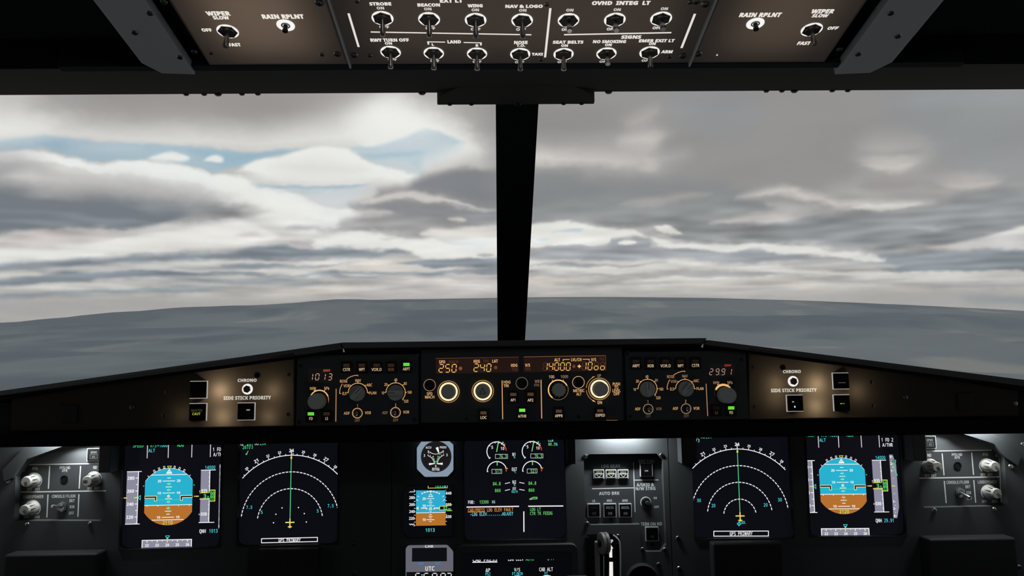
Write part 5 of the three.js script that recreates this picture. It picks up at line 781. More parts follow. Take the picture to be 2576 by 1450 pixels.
display('ndR', 'navigation_display', 'right navigation display with compass arc and range rings 20 and 30', (s) => {
  s.use([1700, 1080, 4.394]).frame([712, 962], [712 + 180, 962 - 1], [712 + 8, 962 + 187.5], (c) => drawND(c, [1, 2, 3], false)); ndBox(s, 421, 1131, 1025, 1186, 2);
  const m = (t, X, Y, w, h, col) => s.text(t, X, Y, w, h, col, { family: 'monospace' }); m('GS', 120, 90, 48, 34, WH); m('201', 215, 89, 72, 34, GR); m('TAS', 298, 89, 50, 26, WH); m('204', 365, 88, 68, 32, GR); m('267', 175, 130, 70, 36, GR); m('/', 229, 128, 18, 38, WH); m('3', 254, 128, 22, 36, '#78e0a8'); s.line([213, 165, 198, 203], 6, '#68d898'); s.poly([188, 194, 206, 198, 196, 210], '#68d898');
  m('30', 257, 790, 48, 36, CY); m('30', 1152, 782, 48, 36, CY); m('20', 417, 847, 46, 36, CY); m('20', 994, 840, 48, 36, CY); m('GDL', 750, 1033, 48, 30, CY); s.line([700, 1028, 722, 1049, 700, 1070, 680, 1049, 700, 1028], 8, CY); s.line([700, 1020, 700, 1078], 5, CY);
}, 'navigation displays');
// engine display
const gaugeGeo = 0;
display('eng', 'engine_display', 'upper middle engine display with two rows of round dials and a caution message', (s) => {
  s.use([1130, 1090, 4.027]);
  const m = (t, X, Y, w, h, col) => s.text(t, X, Y, w, h, col, { family: 'monospace' }), G2 = '#6cdc6c';
  for (const [dx, dy, v, e] of [[0, 0, '76.3', '517'], [358, -4, '76.3', '521']]) {
    s.arc(480 + dx, 188 + dy, 98, 20, 222, 9, WH); s.arc(480 + dx, 188 + dy, 98, 5, 32, 10, '#d84030'); s.line([403 + dx, 262 + dy, 418 + dx, 248 + dy], 9, WH); for (const a of [55, 75, 100, 140]) s.line([480 + dx + 98 * Math.cos(a * RAD), 188 + dy - 98 * Math.sin(a * RAD), 480 + dx + 84 * Math.cos(a * RAD), 188 + dy - 84 * Math.sin(a * RAD)], 7, WH);
    s.line([480 + dx, 192 + dy, 500 + dx, 82 + dy], 9, '#8ae08a'); m('5', 436 + dx, 145 + dy, 22, 30, WH); m('10', 540 + dx, 157 + dy, 40, 30, WH); s.dot(545 + dx, 97 + dy, 8, CY); s.line([545 + dx, 128 + dy, 566 + dx, 112 + dy], 10, '#e0a83c');
    s.line([468 + dx, 216 + dy, 592 + dx, 216 + dy, 592 + dx, 258 + dy, 468 + dx, 258 + dy, 468 + dx, 213 + dy], 5, '#c8c8cc'); m(v, 545 + dx, 238 + dy, 80, 32, G2);
    s.arc(484 + dx, 388 + dy, 98, 14, 182, 9, WH); s.line([382 + dx, 392 + dy, 396 + dx, 392 + dy], 9, WH); s.line([486 + dx, 282 + dy, 486 + dx, 330 + dy], 9, '#8ae08a'); s.line([578 + dx, 366 + dy, 578 + dx, 392 + dy], 10, '#d84030'); s.line([568 + dx, 360 + dy, 594 + dx, 360 + dy], 9, '#e0a83c');
    s.line([432 + dx, 369 + dy, 532 + dx, 368 + dy, 532 + dx, 410 + dy, 432 + dx, 411 + dy, 432 + dx, 366 + dy], 5, '#c8c8cc'); m(e, 495 + dx, 389 + dy, 60, 32, G2);
  }
  m('CLB', 1028, 72, 54, 28, '#9ce8e8'); m('88.5', 1040, 113, 76, 30, G2); m('%', 1088, 113, 20, 28, CY); m('N1', 658, 216, 38, 32, WH); m('%', 661, 246, 18, 22, CY); m('EGT', 660, 367, 56, 32, WH); m('°C', 664, 396, 30, 24, CY); m('N2', 660, 497, 40, 32, WH); m('%', 662, 526, 18, 22, CY); m('FF', 660, 566, 38, 30, WH); m('KG/H', 662, 595, 62, 26, CY);
  m('84.8', 482, 514, 82, 34, G2); m('84.8', 843, 509, 82, 34, G2); m('860', 492, 584, 62, 32, G2); m('860', 834, 579, 62, 32, G2); s.line([565, 514, 616, 502], 7, WH); s.line([710, 501, 762, 511], 7, WH); s.line([565, 584, 616, 572], 7, WH); s.line([710, 572, 764, 581], 7, WH);
  s.line([812, 672, 850, 652, 890, 652, 890, 668, 850, 668, 818, 676], 7, '#8ce08c'); m('FOB:', 226, 702, 74, 32, WH); m('15300', 353, 699, 96, 32, G2); m('KG', 449, 699, 34, 28, '#a8dce0'); s.line([175, 752, 708, 744], 12, '#f0e8ee'); s.line([800, 743, 1156, 740], 12, '#f0e8ee'); s.line([756, 795, 757, 1004], 12, '#f0e8ee');
  m('CAB/PRESS', 276, 782, 174, 34, '#e8923c'); s.line([188, 802, 362, 800], 6, '#e8923c'); m('LDG ELEV FAULT', 515, 778, 270, 34, '#e8923c'); m('-LDG ELEV........ADJUST', 430, 822, 440, 32, '#6cdce4'); m('LDG LT', 873, 773, 112, 30, G2); m('CTR TK FEEDG', 932, 815, 230, 32, G2);
});

// lower system display: raised bezel, only its top in view
{
  const r = pxRect(MAIN, 1146, 1368, 1452, 1500), c = [(r[0] + r[2]) / 2, (r[1] + r[3]) / 2], R = r.map((x, i) => x - c[i % 2]), g = thing('system_display', 'lower middle system display showing cabin pressure figures, cut off by the picture edge', 'display', MAIN, c);
  const sh = outline(corners(R), 0.012); sh.holes.push(holeOf(outline(corners([R[0] + 0.009, R[1] + 0.009, R[2] - 0.009, R[3] - 0.010]), 0.008), 8)); part(g, 'bezel', slab(sh, 0.014, 0), M.sheet);
  const s = new Sheet(MAIN, r[0], r[1], r[2], r[3], 5200, '#06070a', 0.001); s.use([1130, 1090, 4.027]); const m = (t, X, Y, w, h, col) => s.text(t, X, Y, w, h, col, { family: 'monospace' });
  m('CAB PRESS', 362, 1284, 250, 36, WH); s.line([235, 1311, 488, 1308], 9, WH); m('LDG ELEV', 674, 1280, 160, 30, WH); m('AUTO', 816, 1279, 84, 30, GR); m('0', 1004, 1276, 22, 30, GR); m('FT', 1048, 1274, 34, 26, CY); m('ΔP', 393, 1389, 50, 34, WH); m('PSI', 393, 1430, 54, 32, CY); m('V/S', 689, 1386, 62, 34, WH); m('FT/MIN', 690, 1427, 110, 30, CY); m('CAB ALT', 981, 1382, 142, 36, WH); m('FT', 982, 1424, 36, 30, CY); s.arc(690, 1550, 100, 10, 170, 9, WH); s.arc(990, 1545, 100, 10, 170, 9, WH);
  s.poly([160, 1180, 1300, 1180, 1300, 1276, 160, 1286], '#06070a');
  part(g, 'screen', s.face(r[0] + 0.004, r[1] + 0.004, r[2] - 0.004, r[3] - 0.004, 0.001, c), s.lit('screen_picture', SCREEN, 1, { roughness: 0.3 }));
}
// standby instruments, all on one enlarged view
const I = [990, 1090, 4.03];
{
  const pts = sv(I, [237, 150, 298, 64, 535, 64, 605, 125, 605, 380, 548, 440, 318, 444, 238, 365], 0.008), cu = MAIN.at(990 + 432 / 4.03, 1090 + 240 / 4.03, 0.008), loc = pts.map(([u, v]) => [u - cu[0], v - cu[1]]), g = thing('pressure_gauge', 'round brake pressure gauge in a pale blue eight sided frame', 'gauge', MAIN, cu);
  const sh = outline(loc, 0.002), rad = 157 / 4.03 * 1.21 / 1900; sh.holes.push(holeOf(new THREE.Path().absarc(0, 0, rad, 0, Math.PI * 2, true), 24));
  part(g, 'display_frame', slab(sh, 0.0095, 0), M.gauge_blue); part(g, 'shell', slab(outline(loc.map(([x, y]) => [x * 1.03, y * 1.03 - 0.002]), 0.002), 0.006, -0.002), M.bezel);
  const s = new Sheet(MAIN, cu[0] - rad - 0.002, cu[1] - rad - 0.002, cu[0] + rad + 0.002, cu[1] + rad + 0.002, 9000, '#1c1a1c', 0.006); s.use(I); const T = (t, X, Y, w, h, col = WH) => s.text(t, X, Y, w, h, col);
  T('ACCU', 355, 147, 58, 22); T('PRESS', 502, 145, 70, 22); T('0', 354, 190, 16, 26); T('4', 501, 187, 18, 26); T('3', 313, 229, 16, 26); T('3', 541, 223, 16, 26); T('1', 403, 244, 12, 24); T('1', 450, 242, 12, 24); T('0', 428, 335, 16, 24); T('BRAKES', 427, 360, 74, 16); T('PSI x 1000', 428, 376, 78, 16);
  s.arc(428, 118, 96, 232, 308, 6, WH); s.line([365, 205, 375, 192], 5, WH); s.line([482, 190, 492, 204], 5, WH); s.arc(322, 316, 90, 0, 74, 6, WH); s.arc(536, 312, 90, 106, 180, 6, WH); s.arc(322, 316, 100, 0, 40, 10, '#3ca848'); s.arc(536, 312, 100, 140, 180, 10, '#3ca848'); for (const a of [15, 30, 45, 60, 74]) { s.line([322 + 90 * Math.cos(a * RAD), 316 - 90 * Math.sin(a * RAD), 322 + 108 * Math.cos(a * RAD), 316 - 108 * Math.sin(a * RAD)], 4, WH); s.line([536 - 90 * Math.cos(a * RAD), 312 - 90 * Math.sin(a * RAD), 536 - 108 * Math.cos(a * RAD), 312 - 108 * Math.sin(a * RAD)], 4, WH); }
  s.dot(468, 214, 9, '#3ca848'); part(g, 'light_dial', s.faceOf(new THREE.Shape().absarc(cu[0], cu[1], rad + 0.0005, 0, Math.PI * 2), 0.006, cu), s.lit('dial', [0.03, 0.03, 0.032], 0.8, { roughness: 0.4 }));
  const hand = (X0, Y0, X1, Y1, w) => { const [a] = sv(I, [X0, Y0], 0.007), [b] = sv(I, [X1, Y1], 0.007), dx = b[0] - a[0], dy = b[1] - a[1], l = Math.hypot(dx, dy), nx = -dy / l * w, ny = dx / l * w; part(g, 'light_pointer', slab(outline([[a[0] - cu[0] + nx, a[1] - cu[1] + ny], [a[0] - cu[0] - nx, a[1] - cu[1] - ny], [b[0] - cu[0] - nx * 0.25, b[1] - cu[1] - ny * 0.25], [b[0] - cu[0] + nx * 0.25, b[1] - cu[1] + ny * 0.25]]), 0.0008, 0.0068), M.white_light); };
  hand(440, 146, 460, 204, 0.0022); hand(360, 316, 416, 310, 0.0016); hand(498, 312, 440, 312, 0.0016);
}
{
  const pts = sv(I, [85, 600, 140, 530, 600, 525, 606, 1055, 150, 1068, 85, 1000], 0.002), r = pxRect(MAIN, 1011, 1221, 1141, 1355, 0.002), c = [(r[0] + r[2]) / 2, (r[1] + r[3]) / 2], g = thing('standby_display', 'small standby attitude display with blue and brown horizon reading 1013', 'display', MAIN, c);
  part(g, 'bezel', slab(outline(pts.map(([u, v]) => [u - c[0], v - c[1]]), 0.003), 0.006, -0.004, 0.001), M.bezel);
  const s = new Sheet(MAIN, r[0], r[1], r[2], r[3], 8000, '#07080b', 0.003); s.use(I);
  s.poly([228, 583, 526, 583, 527, 812, 226, 814], '#2fa9cc'); s.poly([226, 812, 527, 806, 526, 938, 226, 943], '#b4722e'); s.line([226, 812, 527, 806], 6, WH);
  s.line([350, 525, 350, 560, 544, 557, 544, 525], 6, '#e0d860'); s.text('1033', 460, 541, 88, 30, GR, { family: 'monospace' }); s.text('M', 520, 540, 22, 28, CY, { family: 'monospace' });
  const T = (t, X, Y, w = 58) => s.text(t, X, Y, w, 28, WH); T('300', 186, 590); T('280', 186, 657); T('260', 186, 727); T('240', 186, 798); T('220', 184, 868); T('200', 184, 935); T('040', 559, 612); T('035', 558, 727); T('030', 558, 850);
  s.poly([140, 560, 204, 560, 204, 592, 140, 592], '#07080b'); s.poly([140, 936, 204, 936, 204, 965, 140, 965], '#07080b');
  for (let i = 0; i < 11; i++) { const Y = 590 + i * 35; s.line([i % 2 ? 206 : 214, Y, 222, Y], 5, WH); s.line([528, Y - 8, i % 2 ? 540 : 534, Y - 8], 5, WH); }
  for (const [Y, w, t] of [[667, 40, '20'], [685, 12], [703, 20], [721, 12], [739, 40, '10'], [775, 20], [793, 12], [828, 12], [846, 20], [863, 12], [881, 40, '10'], [898, 12]]) { s.line([374 - w, Y, 374 + w, Y], 6, WH); if (t) s.text(t, 309, Y, 34, 26, WH); }
  s.arc(376, 790, 196, 62, 118, 5, WH); for (const a of [45, 60, 70, 80, 100, 110, 120, 135]) s.line([376 + 170 * Math.cos(a * RAD), 770 - 170 * Math.sin(a * RAD), 376 + 188 * Math.cos(a * RAD), 770 - 188 * Math.sin(a * RAD)], 6, WH); s.line([226, 676, 250, 686], 6, WH); s.line([502, 686, 524, 672], 6, WH); s.poly([362, 585, 390, 585, 376, 612], '#f0ecc0'); s.line([376, 616, 356, 646, 396, 646, 376, 616], 6, WH);
  s.line([278, 763, 336, 763, 336, 778], 11, '#f2ecc0'); s.line([470, 763, 412, 763, 412, 778], 11, '#f2ecc0'); s.line([366, 756, 384, 756, 384, 772, 366, 772, 366, 753], 6, '#f2ecc0'); s.poly([228, 764, 252, 744, 252, 784], '#f4eca0');
  s.poly([470, 745, 540, 742, 540, 780, 470, 782], '#07080b'); s.line([606, 728, 545, 730, 545, 742, 468, 744, 468, 782, 545, 780, 545, 790, 606, 788], 6, '#e0d860'); s.text('32', 522, 764, 46, 32, '#58e070'); s.text('90', 566, 776, 34, 22, '#58e070'); s.text('1013', 370, 986, 100, 34, '#5ce0d4', { family: 'monospace' });
  part(g, 'screen', s.faceOf(outline(pts.map(([u, v]) => [c[0] + (u - c[0]) * 0.97, c[1] + (v - c[1]) * 0.97]), 0.003), 0.0022, c), s.lit('screen_picture', SCREEN, 1, { roughness: 0.3 }));
}
{
  const pts = sv(I, [122, 1172, 148, 1140, 545, 1135, 605, 1200, 605, 1560, 122, 1560], 0.006), u = pts.map((p) => p[0]), v = pts.map((p) => p[1]), r = [Math.min(...u), Math.min(...v), Math.max(...u), Math.max(...v)], c = [(r[0] + r[2]) / 2, (r[1] + r[3]) / 2], g = thing('cockpit_clock', 'grey clock face marked CHR, MIN, SEC and UTC at the bottom edge', 'clock', MAIN, c);
  const loc = pts.map(([a, b]) => [a - c[0], b - c[1]]); part(g, 'case', slab(outline(loc.map(([a, b]) => [a - 0.001, b - 0.001]), 0.002), 0.007, -0.002, 0.001), M.bezel);
  const s = new Sheet(MAIN, ...r, 8000, '#6c6e7a', 0.006); s.use(I); s.poly([188, 1168, 540, 1164, 540, 1302, 186, 1306], '#07080c'); s.poly([130, 1412, 606, 1406, 606, 1600, 130, 1600], '#0c0a0a'); const T = (t, X, Y, w, h, col) => s.text(t, X, Y, w, h, col);
  T('CHR', 360, 1150, 86, 30, WH); T('MIN', 276, 1327, 60, 26, '#3c8cd0'); T('SEC', 450, 1324, 60, 26, '#3c8cd0'); T('UTC', 367, 1376, 100, 44, WH); [[200, '1'], [245, '5'], [330, '5'], [415, '8'], [500, '0'], [560, '3']].forEach(([X, t]) => seg7(s, X, 1462, 46, 74, t, WH, '')); s.dot(288, 1442, 6, WH); s.poly([122, 1128, 605, 1122, 605, 1137, 122, 1141], '#6c6e7a');
  part(g, 'screen', s.faceOf(outline(pts, 0.003), 0.0052, c), s.lit('clock_picture', [0.08, 0.08, 0.085], 0.82, { roughness: 0.4 }));
}

// ---------------------------------------------------------------- landing gear panel, recessed behind the sheet
const bodyBox = (w, h, d, n) => rbox(w, h, d, 0.0008, 0, 0, n);
function printPanel(name, label, pts, ppm, draw) {                  // plate behind a cut-out, its legends white print
  const u = pts.map((p) => p[0]), v = pts.map((p) => p[1]), e = 0.006, r = [Math.min(...u) - e, Math.min(...v) - e, Math.max(...u) + e, Math.max(...v) + e], c = [(r[0] + r[2]) / 2, (r[1] + r[3]) / 2], g = thing(name, label, 'control panel', MAIN, c); Object.assign(g, { u0: r[0], v0: r[1], u1: r[2], v1: r[3], n: -SHEET });
  g.sheet = new Sheet(MAIN, ...r, ppm, '#3c3e40', -SHEET); draw(g.sheet);
  part(g, 'plate', box(r[2] - r[0], r[3] - r[1], 0.003, 0, 0, -SHEET - 0.0018), M.sheet); part(g, 'printed_plate', g.sheet.face(...r, -SHEET, c), g.sheet.print('printed_plate', 0.6)); return g;
}
function korryBox(g, crop, X, Y, w, h, label, legend, bright = 1) {  // framed square button with a dark window
  const [u, v] = putAt(g, crop, X, Y, g.n), k = 1.225 / 1900 / crop[2], a = w * k, b = h * k, q = sub(g, 'push_button', u, v, g.n, label), e = 0.0012, fr = rect(-a / 2 - e, -b / 2 - e, a / 2 + e, b / 2 + e, 0.0005); fr.holes.push(holeOf(rect(-a / 2, -b / 2, a / 2, b / 2)));
  part(q, 'frame', slab(fr, 0.0034, 0), M.bright_frame); part(q, 'cap', rbox(a, b, 0.0042, 0.0006, 0, 0, 0.0021), M.cap);
  const cv = document.createElement('canvas'); cv.width = 192; cv.height = Math.round(192 * b / a); const x = cv.getContext('2d'); x.fillStyle = '#050505'; x.fillRect(0, 0, 192, cv.height); legend(x, cv.height); const t = new THREE.CanvasTexture(cv); t.colorSpace = THREE.SRGBColorSpace;
  part(q, 'window_print', new THREE.PlaneGeometry(a * 0.94, b * 0.94).translate(0, 0, 0.0044), new THREE.MeshStandardMaterial({ name: 'window_print', map: t, roughness: 0.35 })); return q;
}
const fit = (x, s, X, Y, w, h, col) => { x.font = `bold ${h / 0.714}px sans-serif`; x.textAlign = 'center'; x.textBaseline = 'alphabetic'; x.fillStyle = col; x.save(); x.translate(X, Y + h / 2); x.scale(w / x.measureText(s).width, 1); x.fillText(s, 0, 0); x.restore(); };
{
  const g = printPanel('landing_gear_control_panel', 'landing gear and auto brake panel lit from above, right of the engine display', cutG, 6000, (s) => {
    s.use(K); const T = (t, X, Y, w, h) => s.text(t, X, Y, w, h, '#e4e6e4', { font: 'bold' }), Lw = '#e4e6e4';
    T('LDG GEAR', 456, 366, 190, 32); T('BRK FAN', 806, 317, 158, 32); T('A/SKID &', 797, 550, 172, 32); T('N/W STRG', 799, 587, 202, 32); T('AUTO BRK', 442, 634, 202, 32); T('LO', 287, 709, 30, 22); T('MED', 443, 706, 54, 22); T('MAX', 597, 705, 56, 22); T('ON', 895, 681, 34, 22); T('OFF', 908, 768, 52, 22); T('TERR ON ND', 858, 936, 212, 32);
    s.line([680, 325, 696, 820], 8, Lw); s.line([690, 504, 926, 502], 8, Lw); s.line([272, 589, 684, 580], 8, Lw); s.arc(801, 721, 50, 0, 360, 7, Lw);
  });
  for (const [X, l] of [[337, 'left'], [457, 'middle'], [575, 'right']]) korryBox(g, K, X, 443, 92, 74, l + ' UNLK gear light with downward triangle', (x, h) => { fit(x, 'UNLK', 96, h * 0.2, 130, 34, '#b8b48c'); x.strokeStyle = '#e0e0d8'; x.lineWidth = 10; x.strokeRect(8, 62, 176, h - 70); x.beginPath(); x.moveTo(30, 70); x.lineTo(162, 70); x.lineTo(96, h - 18); x.closePath(); x.stroke(); });
  korryBox(g, K, 803, 400, 112, 116, 'button marked ON below BRK FAN', (x, h) => fit(x, 'ON', 96, h * 0.58, 64, 26, '#c8c8c8'));
  for (const [X, t, c] of [[289, 'LO', '#26282a'], [446, 'MED', '#9a9c9c'], [597, 'MAX', '#b4b6b6']]) korryBox(g, K, X, 800, 112, 118, 'auto brake button below ' + t, (x, h) => { fit(x, 'DECEL', 96, h * 0.24, 150, 44, c); fit(x, 'ON', 96, h * 0.74, 76, 46, t === 'LO' ? '#4a4c4e' : '#8a8c8c'); });
  korryBox(g, K, 860, 1032, 116, 122, 'button marked ON below TERR ON ND', (x, h) => fit(x, 'ON', 96, h * 0.7, 70, 42, '#56585a'));
  { const [u, v] = putAt(g, K, 801, 721, g.n), q = sub(g, 'toggle_switch', u, v, g.n, 'round toggle switch below N/W STRG'); part(q, 'collar', ring(0.0048, 0.0078, 0.0022, 32), M.steel); part(q, 'bushing', lathe([[0, 0], [0.0055, 0], [0.0055, 0.004], [0.004, 0.005], [0, 0.005]].reverse(), 24), M.black); const l = part(q, 'lever', leverGeo(0.017, 0.0032), M.steel); l.rotation.x = -0.12; l.position.z = 0.004; }
  for (const [X, Y] of [[458, 895], [866, 1140]]) { const [u, v] = putAt(g, K, X, Y, g.n); part(g, 'hole', cyl(0.0028, 0.0028, 0.0006, 18).translate(u, v, g.n), M.black); }
}
// landing gear lever with its slot and the lit arrow beside it
{
  const pts = sv(K, [215, 1045, 330, 1035, 480, 1035, 548, 1110, 556, 1560, 215, 1560], 0.001), u = pts.map((p) => p[0]), v = pts.map((p) => p[1]), r = [Math.min(...u), Math.min(...v), Math.max(...u), Math.max(...v)], c = [(r[0] + r[2]) / 2, (r[1] + r[3]) / 2], g = thing('landing_gear_lever', 'landing gear lever with knurled grey wheel beside a white UP arrow', 'lever', MAIN, c), loc = pts.map(([a, b]) => [a - c[0], b - c[1]]);
  part(g, 'slot_plate', slab(outline(loc, 0.002), 0.0022, -0.001), M.cap);
  const s = new Sheet(MAIN, ...r, 6000, '#000', 0.0015); s.use(K); s.text('UP', 452, 1107, 60, 34, '#ece8e0'); s.poly([457, 1140, 482, 1180, 470, 1180, 472, 1268, 442, 1268, 440, 1180, 432, 1180], '#f4f0ea'); s.poly([442, 1310, 478, 1310, 482, 1560, 440, 1560], '#f4f0ea');
  part(g, 'light_plate', s.faceOf(outline(pts, 0.002), 0.0014, c), s.lit('gear_arrow', [0.006, 0.006, 0.006], 0.95, { roughness: 0.3 }));
  const at = (X, Y, n) => { const [a, b] = MAIN.at(K[0] + X / K[2], K[1] + Y / K[2], n); return [a - c[0], b - c[1]]; };
  const [x0, y0] = at(476, 1045, 0.003), e1 = [[476, 1045], [500, 1062], [538, 1105], [548, 1180], [552, 1560]].map(([X, Y]) => V3(...at(X, Y, 0.0022), 0.0022)); part(g, 'edge_strip', new THREE.TubeGeometry(new THREE.CatmullRomCurve3(e1), 40, 0.0014, 6), M.bright_frame, 'bright bent metal edge of the slot');
  const e2 = [[386, 1250], [388, 1560]].map(([X, Y]) => V3(...at(X, Y, 0.0022), 0.0022)); part(g, 'edge_strip', new THREE.TubeGeometry(new THREE.LineCurve3(...e2), 4, 0.0008, 6), M.bright_frame);
  const [wx, wy] = at(388, 1125, 0.03), R = 0.0158, wheel = sub(g, 'wheel', wx, wy, 0.03, 'knurled double wheel grip'); wheel.rotation.y = 0.25;
  const disc = (z) => lathe([[0.004, -0.003], [R * 0.88, -0.003], [R, -0.0022], [R, 0.0022], [R * 0.88, 0.003], [0.004, 0.003]], 40).rotateY(Math.PI / 2).translate(z, 0, 0);
  const ribs = (z) => merge(...Array.from({ length: 44 }, (_, i) => box(0.004, 0.0008, 0.0012, z, 0, R).rotateX(i / 44 * Math.PI * 2)));
  part(wheel, 'rim', disc(-0.0033), M.wheel_grey = std('wheel_grey', [0.32, 0.32, 0.31], 0.55)); part(wheel, 'rim', disc(0.0033), M.wheel_grey); part(wheel, 'knurling', merge(ribs(-0.0033), ribs(0.0033)), M.wheel_grey); part(wheel, 'hub', merge(cyl(0.006, 0.006, 0.016, 20).translate(0, 0, -0.008).rotateY(Math.PI / 2)), M.black);
  part(g, 'arm', rbox(0.007, 0.075, 0.009, 0.002, wx - 0.010, wy - 0.036, 0.022), M.wheel_grey);
}
// round instrument whose top edge shows at the bottom of the picture
{
  const c = MAIN.at(K[0] + 770 / K[2], K[1] + 1500 / K[2], 0.006), g = thing('round_gauge', 'round black dial with grey rim at the bottom edge below the gear panel', 'gauge', MAIN, c), R = 152 / 3.919 * 1.215 / 1900;
  part(g, 'rim', lathe([[R * 0.86, 0], [R * 1.08, 0], [R * 1.06, 0.008], [R, 0.011], [R * 0.9, 0.010], [R * 0.86, 0.004]], 48), M.bezel); part(g, 'dial', cyl(R * 0.9, R * 0.9, 0.004, 40), M.cap);
}

// ---------------------------------------------------------------- lighting control panels at both ends
const flute = (r0, r1, h) => { const g = []; for (let i = 0; i < 10; i++) { const a = i / 10 * Math.PI * 2; g.push(new THREE.CylinderGeometry(0.0006, 0.0007, h * 0.7, 6).rotateX(Math.PI / 2).translate(0, 0, h * 0.52).rotateX(0).translate(Math.cos(a) * (r0 + r1) / 2 * 1.0, Math.sin(a) * (r0 + r1) / 2, 0)); } return merge(...g); };
const creamSkirt = lathe([[0, 0], [0.0112, 0], [0.0112, 0.0035], [0.0098, 0.005], [0.0080, 0.021], [0.0072, 0.0225], [0, 0.0225]].reverse(), 30), creamFlute = flute(0.0098, 0.0081, 0.021), creamMark = merge(box(0.0007, 0.0068, 0.0003, -0.0012, -0.0028, 0.0226), box(0.0007, 0.0068, 0.0003, 0.0012, -0.0028, 0.0226));
const creamKnob = (g, crop, X, Y, turn, label) => { const [u, v] = putAt(g, crop, X, Y, g.n), q = sub(g, 'rotary_knob', u, v, g.n, label); q.rotation.z = turn; part(q, 'knob', creamSkirt, M.knob_cream); part(q, 'flutes', creamFlute, M.ink); part(q, 'pointer', creamMark, M.ink); return q; };
const grubToggle = (g, crop, X, Y, tilt, sway) => { const [u, v] = putAt(g, crop, X, Y, g.n), q = sub(g, 'toggle_switch', u, v, g.n, 'metal toggle switch below CONSOLE/FLOOR'); part(q, 'hex_nut', hexGeo(0.0082, 0.003), M.steel); const l = part(q, 'lever', leverGeo(0.0175, 0.0028), M.steel); l.position.z = 0.004; l.rotation.set(tilt, sway, 0); };
function lightingPanel(label, cut, crop, draw, build) {
  const g = printPanel('lighting_control_panel', label, cut, 5200, (s) => draw(s.use(crop), (t, X, Y, w, h) => s.text(t, X, Y, w, h, '#dcdcd4', { font: 'bold', family: 'monospace' }))); build(g); return g;
}
const PW = '#dcdcd4';
lightingPanel('left lighting control panel with cream knobs marked PFD, ND and LOUDSPEAKER', cutL, J, (s, T) => {
  s.poly([100, 80, 1100, 80, 1100, 334, 200, 348], '#6a6c6c');
  s.line([275, 352, 1030, 340], 12, PW); s.line([490, 365, 477, 590], 12, PW); s.line([795, 365, 780, 588], 12, PW); s.line([205, 622, 1060, 609], 12, PW); s.line([473, 645, 462, 873], 12, PW); s.line([778, 643, 768, 866], 12, PW);
  T('PFD', 345, 390, 56, 28); T('PFD/ND', 640, 382, 106, 26); T('AFR', 638, 410, 56, 26); T('ND', 937, 380, 38, 28); T('OFF', 295, 593, 52, 26); T('BRT', 370, 592, 54, 26); T('OFF', 885, 586, 50, 26); T('BRT', 953, 585, 50, 26); T('LOUDSPEAKER', 330, 667, 198, 28); T('CONSOLE/FLOOR', 628, 663, 236, 28); T('BRT', 710, 708, 54, 28); T('DIM', 710, 768, 46, 26); T('OFF', 705, 830, 52, 28); T('OFF', 258, 867, 50, 26); T('MAX', 365, 867, 56, 26);
  s.arc(338, 505, 74, -55, 150, 7, PW); s.poly([362, 575, 372, 545, 396, 562], PW); s.arc(928, 492, 72, -40, 150, 7, PW); s.arc(322, 778, 76, -55, 150, 7, PW); s.poly([350, 848, 360, 820, 384, 834], PW);
}, (g) => {
  creamKnob(g, J, 338, 502, 0.25, 'cream knob below PFD'); creamKnob(g, J, 930, 495, -1.5, 'cream knob below ND'); creamKnob(g, J, 322, 778, 0.7, 'cream knob below LOUDSPEAKER');
  grubToggle(g, J, 618, 765, -0.25, -0.35); { const [u, v] = putAt(g, J, 635, 492, g.n); part(g, 'jack', merge(ring(0.0045, 0.0058, 0.0016, 24), cyl(0.0046, 0.0046, 0.0008, 20)).translate(u, v, g.n), M.black, 'black round socket below PFD/ND AFR'); }
  { const [u, v] = putAt(g, J, 228, 405, g.n); screw(g, u, v, g.n, 1, M.steel); }
  korryBox(g, J, 933, 250, 118, 112, 'square button marked GPWS GS', (x, h) => { x.fillStyle = '#1a1c1c'; x.fillRect(0, 0, 192, h); fit(x, 'GPWS', 104, h * 0.3, 110, 38, '#8a8c8a'); fit(x, 'GS', 104, h * 0.7, 56, 32, '#8a8c8a'); x.strokeStyle = '#7a7c7a'; x.lineWidth = 6; x.strokeRect(44, h * 0.5, 122, h * 0.36); });
});
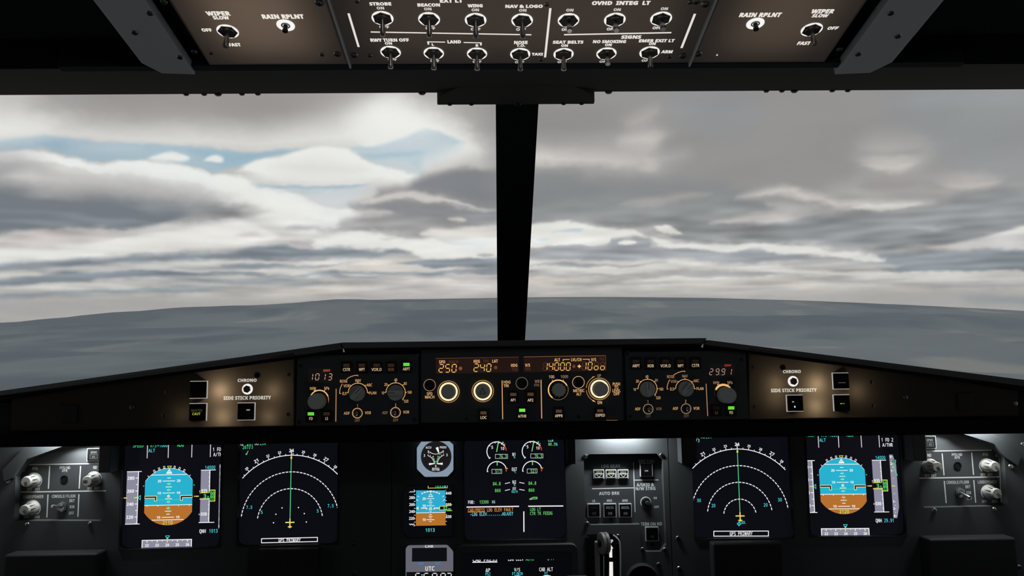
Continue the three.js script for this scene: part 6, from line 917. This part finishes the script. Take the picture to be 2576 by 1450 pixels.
lightingPanel('right lighting control panel with cream knobs marked ND, PFD and LOUDSPEAKER', cutR, Q, (s, T) => {
  s.poly([60, 20, 1000, 20, 950, 262, 100, 282], '#6a6c6c');
  s.line([160, 283, 838, 272], 11, PW); s.line([372, 303, 390, 508], 11, PW); s.line([648, 294, 666, 503], 11, PW); s.line([140, 535, 905, 522], 12, PW); s.line([392, 560, 410, 768], 11, PW); s.line([668, 553, 686, 764], 11, PW);
  T('ND', 252, 321, 38, 26); T('PFD/ND', 511, 314, 100, 25); T('AFR', 513, 341, 52, 25); T('PFD', 776, 314, 52, 26); T('OFF', 231, 511, 48, 25); T('BRT', 294, 510, 52, 25); T('OFF', 755, 501, 48, 25); T('BRT', 821, 501, 50, 25); T('CONSOLE/FLOOR', 518, 573, 214, 27); T('BRT', 614, 615, 50, 27); T('DIM', 621, 670, 42, 26); T('OFF', 628, 724, 50, 26); T('LOUDSPEAKER', 795, 570, 182, 27); T('OFF', 767, 753, 46, 25); T('MAX', 866, 751, 52, 25);
  s.arc(252, 420, 64, 30, 235, 8, PW); s.arc(785, 415, 64, 30, 235, 8, PW); s.arc(802, 662, 64, 30, 235, 8, PW); s.line([905, 330, 925, 765], 8, PW);
}, (g) => {
  creamKnob(g, Q, 258, 415, 0.55, 'cream knob below ND'); creamKnob(g, Q, 790, 412, 0.7, 'cream knob below PFD'); creamKnob(g, Q, 805, 660, 0.85, 'cream knob below LOUDSPEAKER');
  grubToggle(g, Q, 535, 668, 0.35, 0.25); { const [u, v] = putAt(g, Q, 515, 415, g.n); part(g, 'jack', merge(ring(0.0045, 0.0062, 0.0016, 24), cyl(0.0046, 0.0046, 0.0008, 20)).translate(u, v, g.n), M.black, 'black round socket below PFD/ND AFR'); }
  { const [u, v] = putAt(g, Q, 885, 322, g.n); screw(g, u, v, g.n, 0.9, M.steel); }
  korryBox(g, Q, 246, 196, 108, 108, 'square button marked GPWS GS', (x, h) => { x.fillStyle = '#1a1c1c'; x.fillRect(0, 0, 192, h); fit(x, 'GPWS', 92, h * 0.3, 116, 38, '#9a9c9a'); fit(x, 'GS', 96, h * 0.7, 56, 34, '#9a9c9a'); x.strokeStyle = '#8a8c8a'; x.lineWidth = 6; x.strokeRect(40, h * 0.5, 112, h * 0.36); });
});
// ledges under the outer panels and under the navigation displays
for (const [x0, x1, y, d, l, bev] of [[22, 256, 1389, 0.03, 'left black stowage box with rounded top below the lighting panel', 0.004], [2328, 2548, 1350, 0.03, 'right black stowage box with rounded top below the lighting panel', 0.004], [1790, 1968, 1362, 0.02, 'black ledge box below the right navigation display', 0.004], [622, 805, 1380, 0.02, 'black ledge box below the left navigation display', 0.004]]) {
  const [u0, v0, u1, v1] = pxRect(MAIN, x0, y, x1, 1520, d / 2), c = [(u0 + u1) / 2, (v0 + v1) / 2], g = thing('stowage_box', l, 'box', MAIN, c, 'boxes below the instrument panel'); part(g, 'body', rbox(u1 - u0, v1 - v0, d, bev, 0, 0, d / 2), M.bezel);
}
// ---------------------------------------------------------------- flood lamps under the glareshield: tube, shade and light
for (const [px, py, k, l] of [[1568, 1096, 215, 'small flood lamp under the glareshield above the gear panel'], [150, 1108, 175, 'small flood lamp under the glareshield at the left end'], [2452, 1078, 175, 'small flood lamp under the glareshield at the right end']]) {
  const n = 0.018, [u, v0] = MAIN.at(px, py, n), v = v0 + 0.012, g = thing('flood_lamp', l, 'lamp', MAIN, [u, v], 'flood lamps under the glareshield');
  part(g, 'shade', merge(box(0.064, 0.002, 0.02, 0, 0.009, n), box(0.064, 0.012, 0.0015, 0, 0.004, n + 0.010)), M.black); part(g, 'lamp_tube', new THREE.CapsuleGeometry(0.0022, 0.034, 4, 12).rotateZ(Math.PI / 2).translate(0, 0.004, n), M.lamp_face);
  const s = new THREE.RectAreaLight(0xf2fbff, k, 0.07, 0.007); s.name = 'flood_lamp_beam'; s.position.set(0, 0.0005, n); s.rotation.x = -Math.PI / 2 + 0.35; g.add(s);
}
renderer.render(scene, camera);
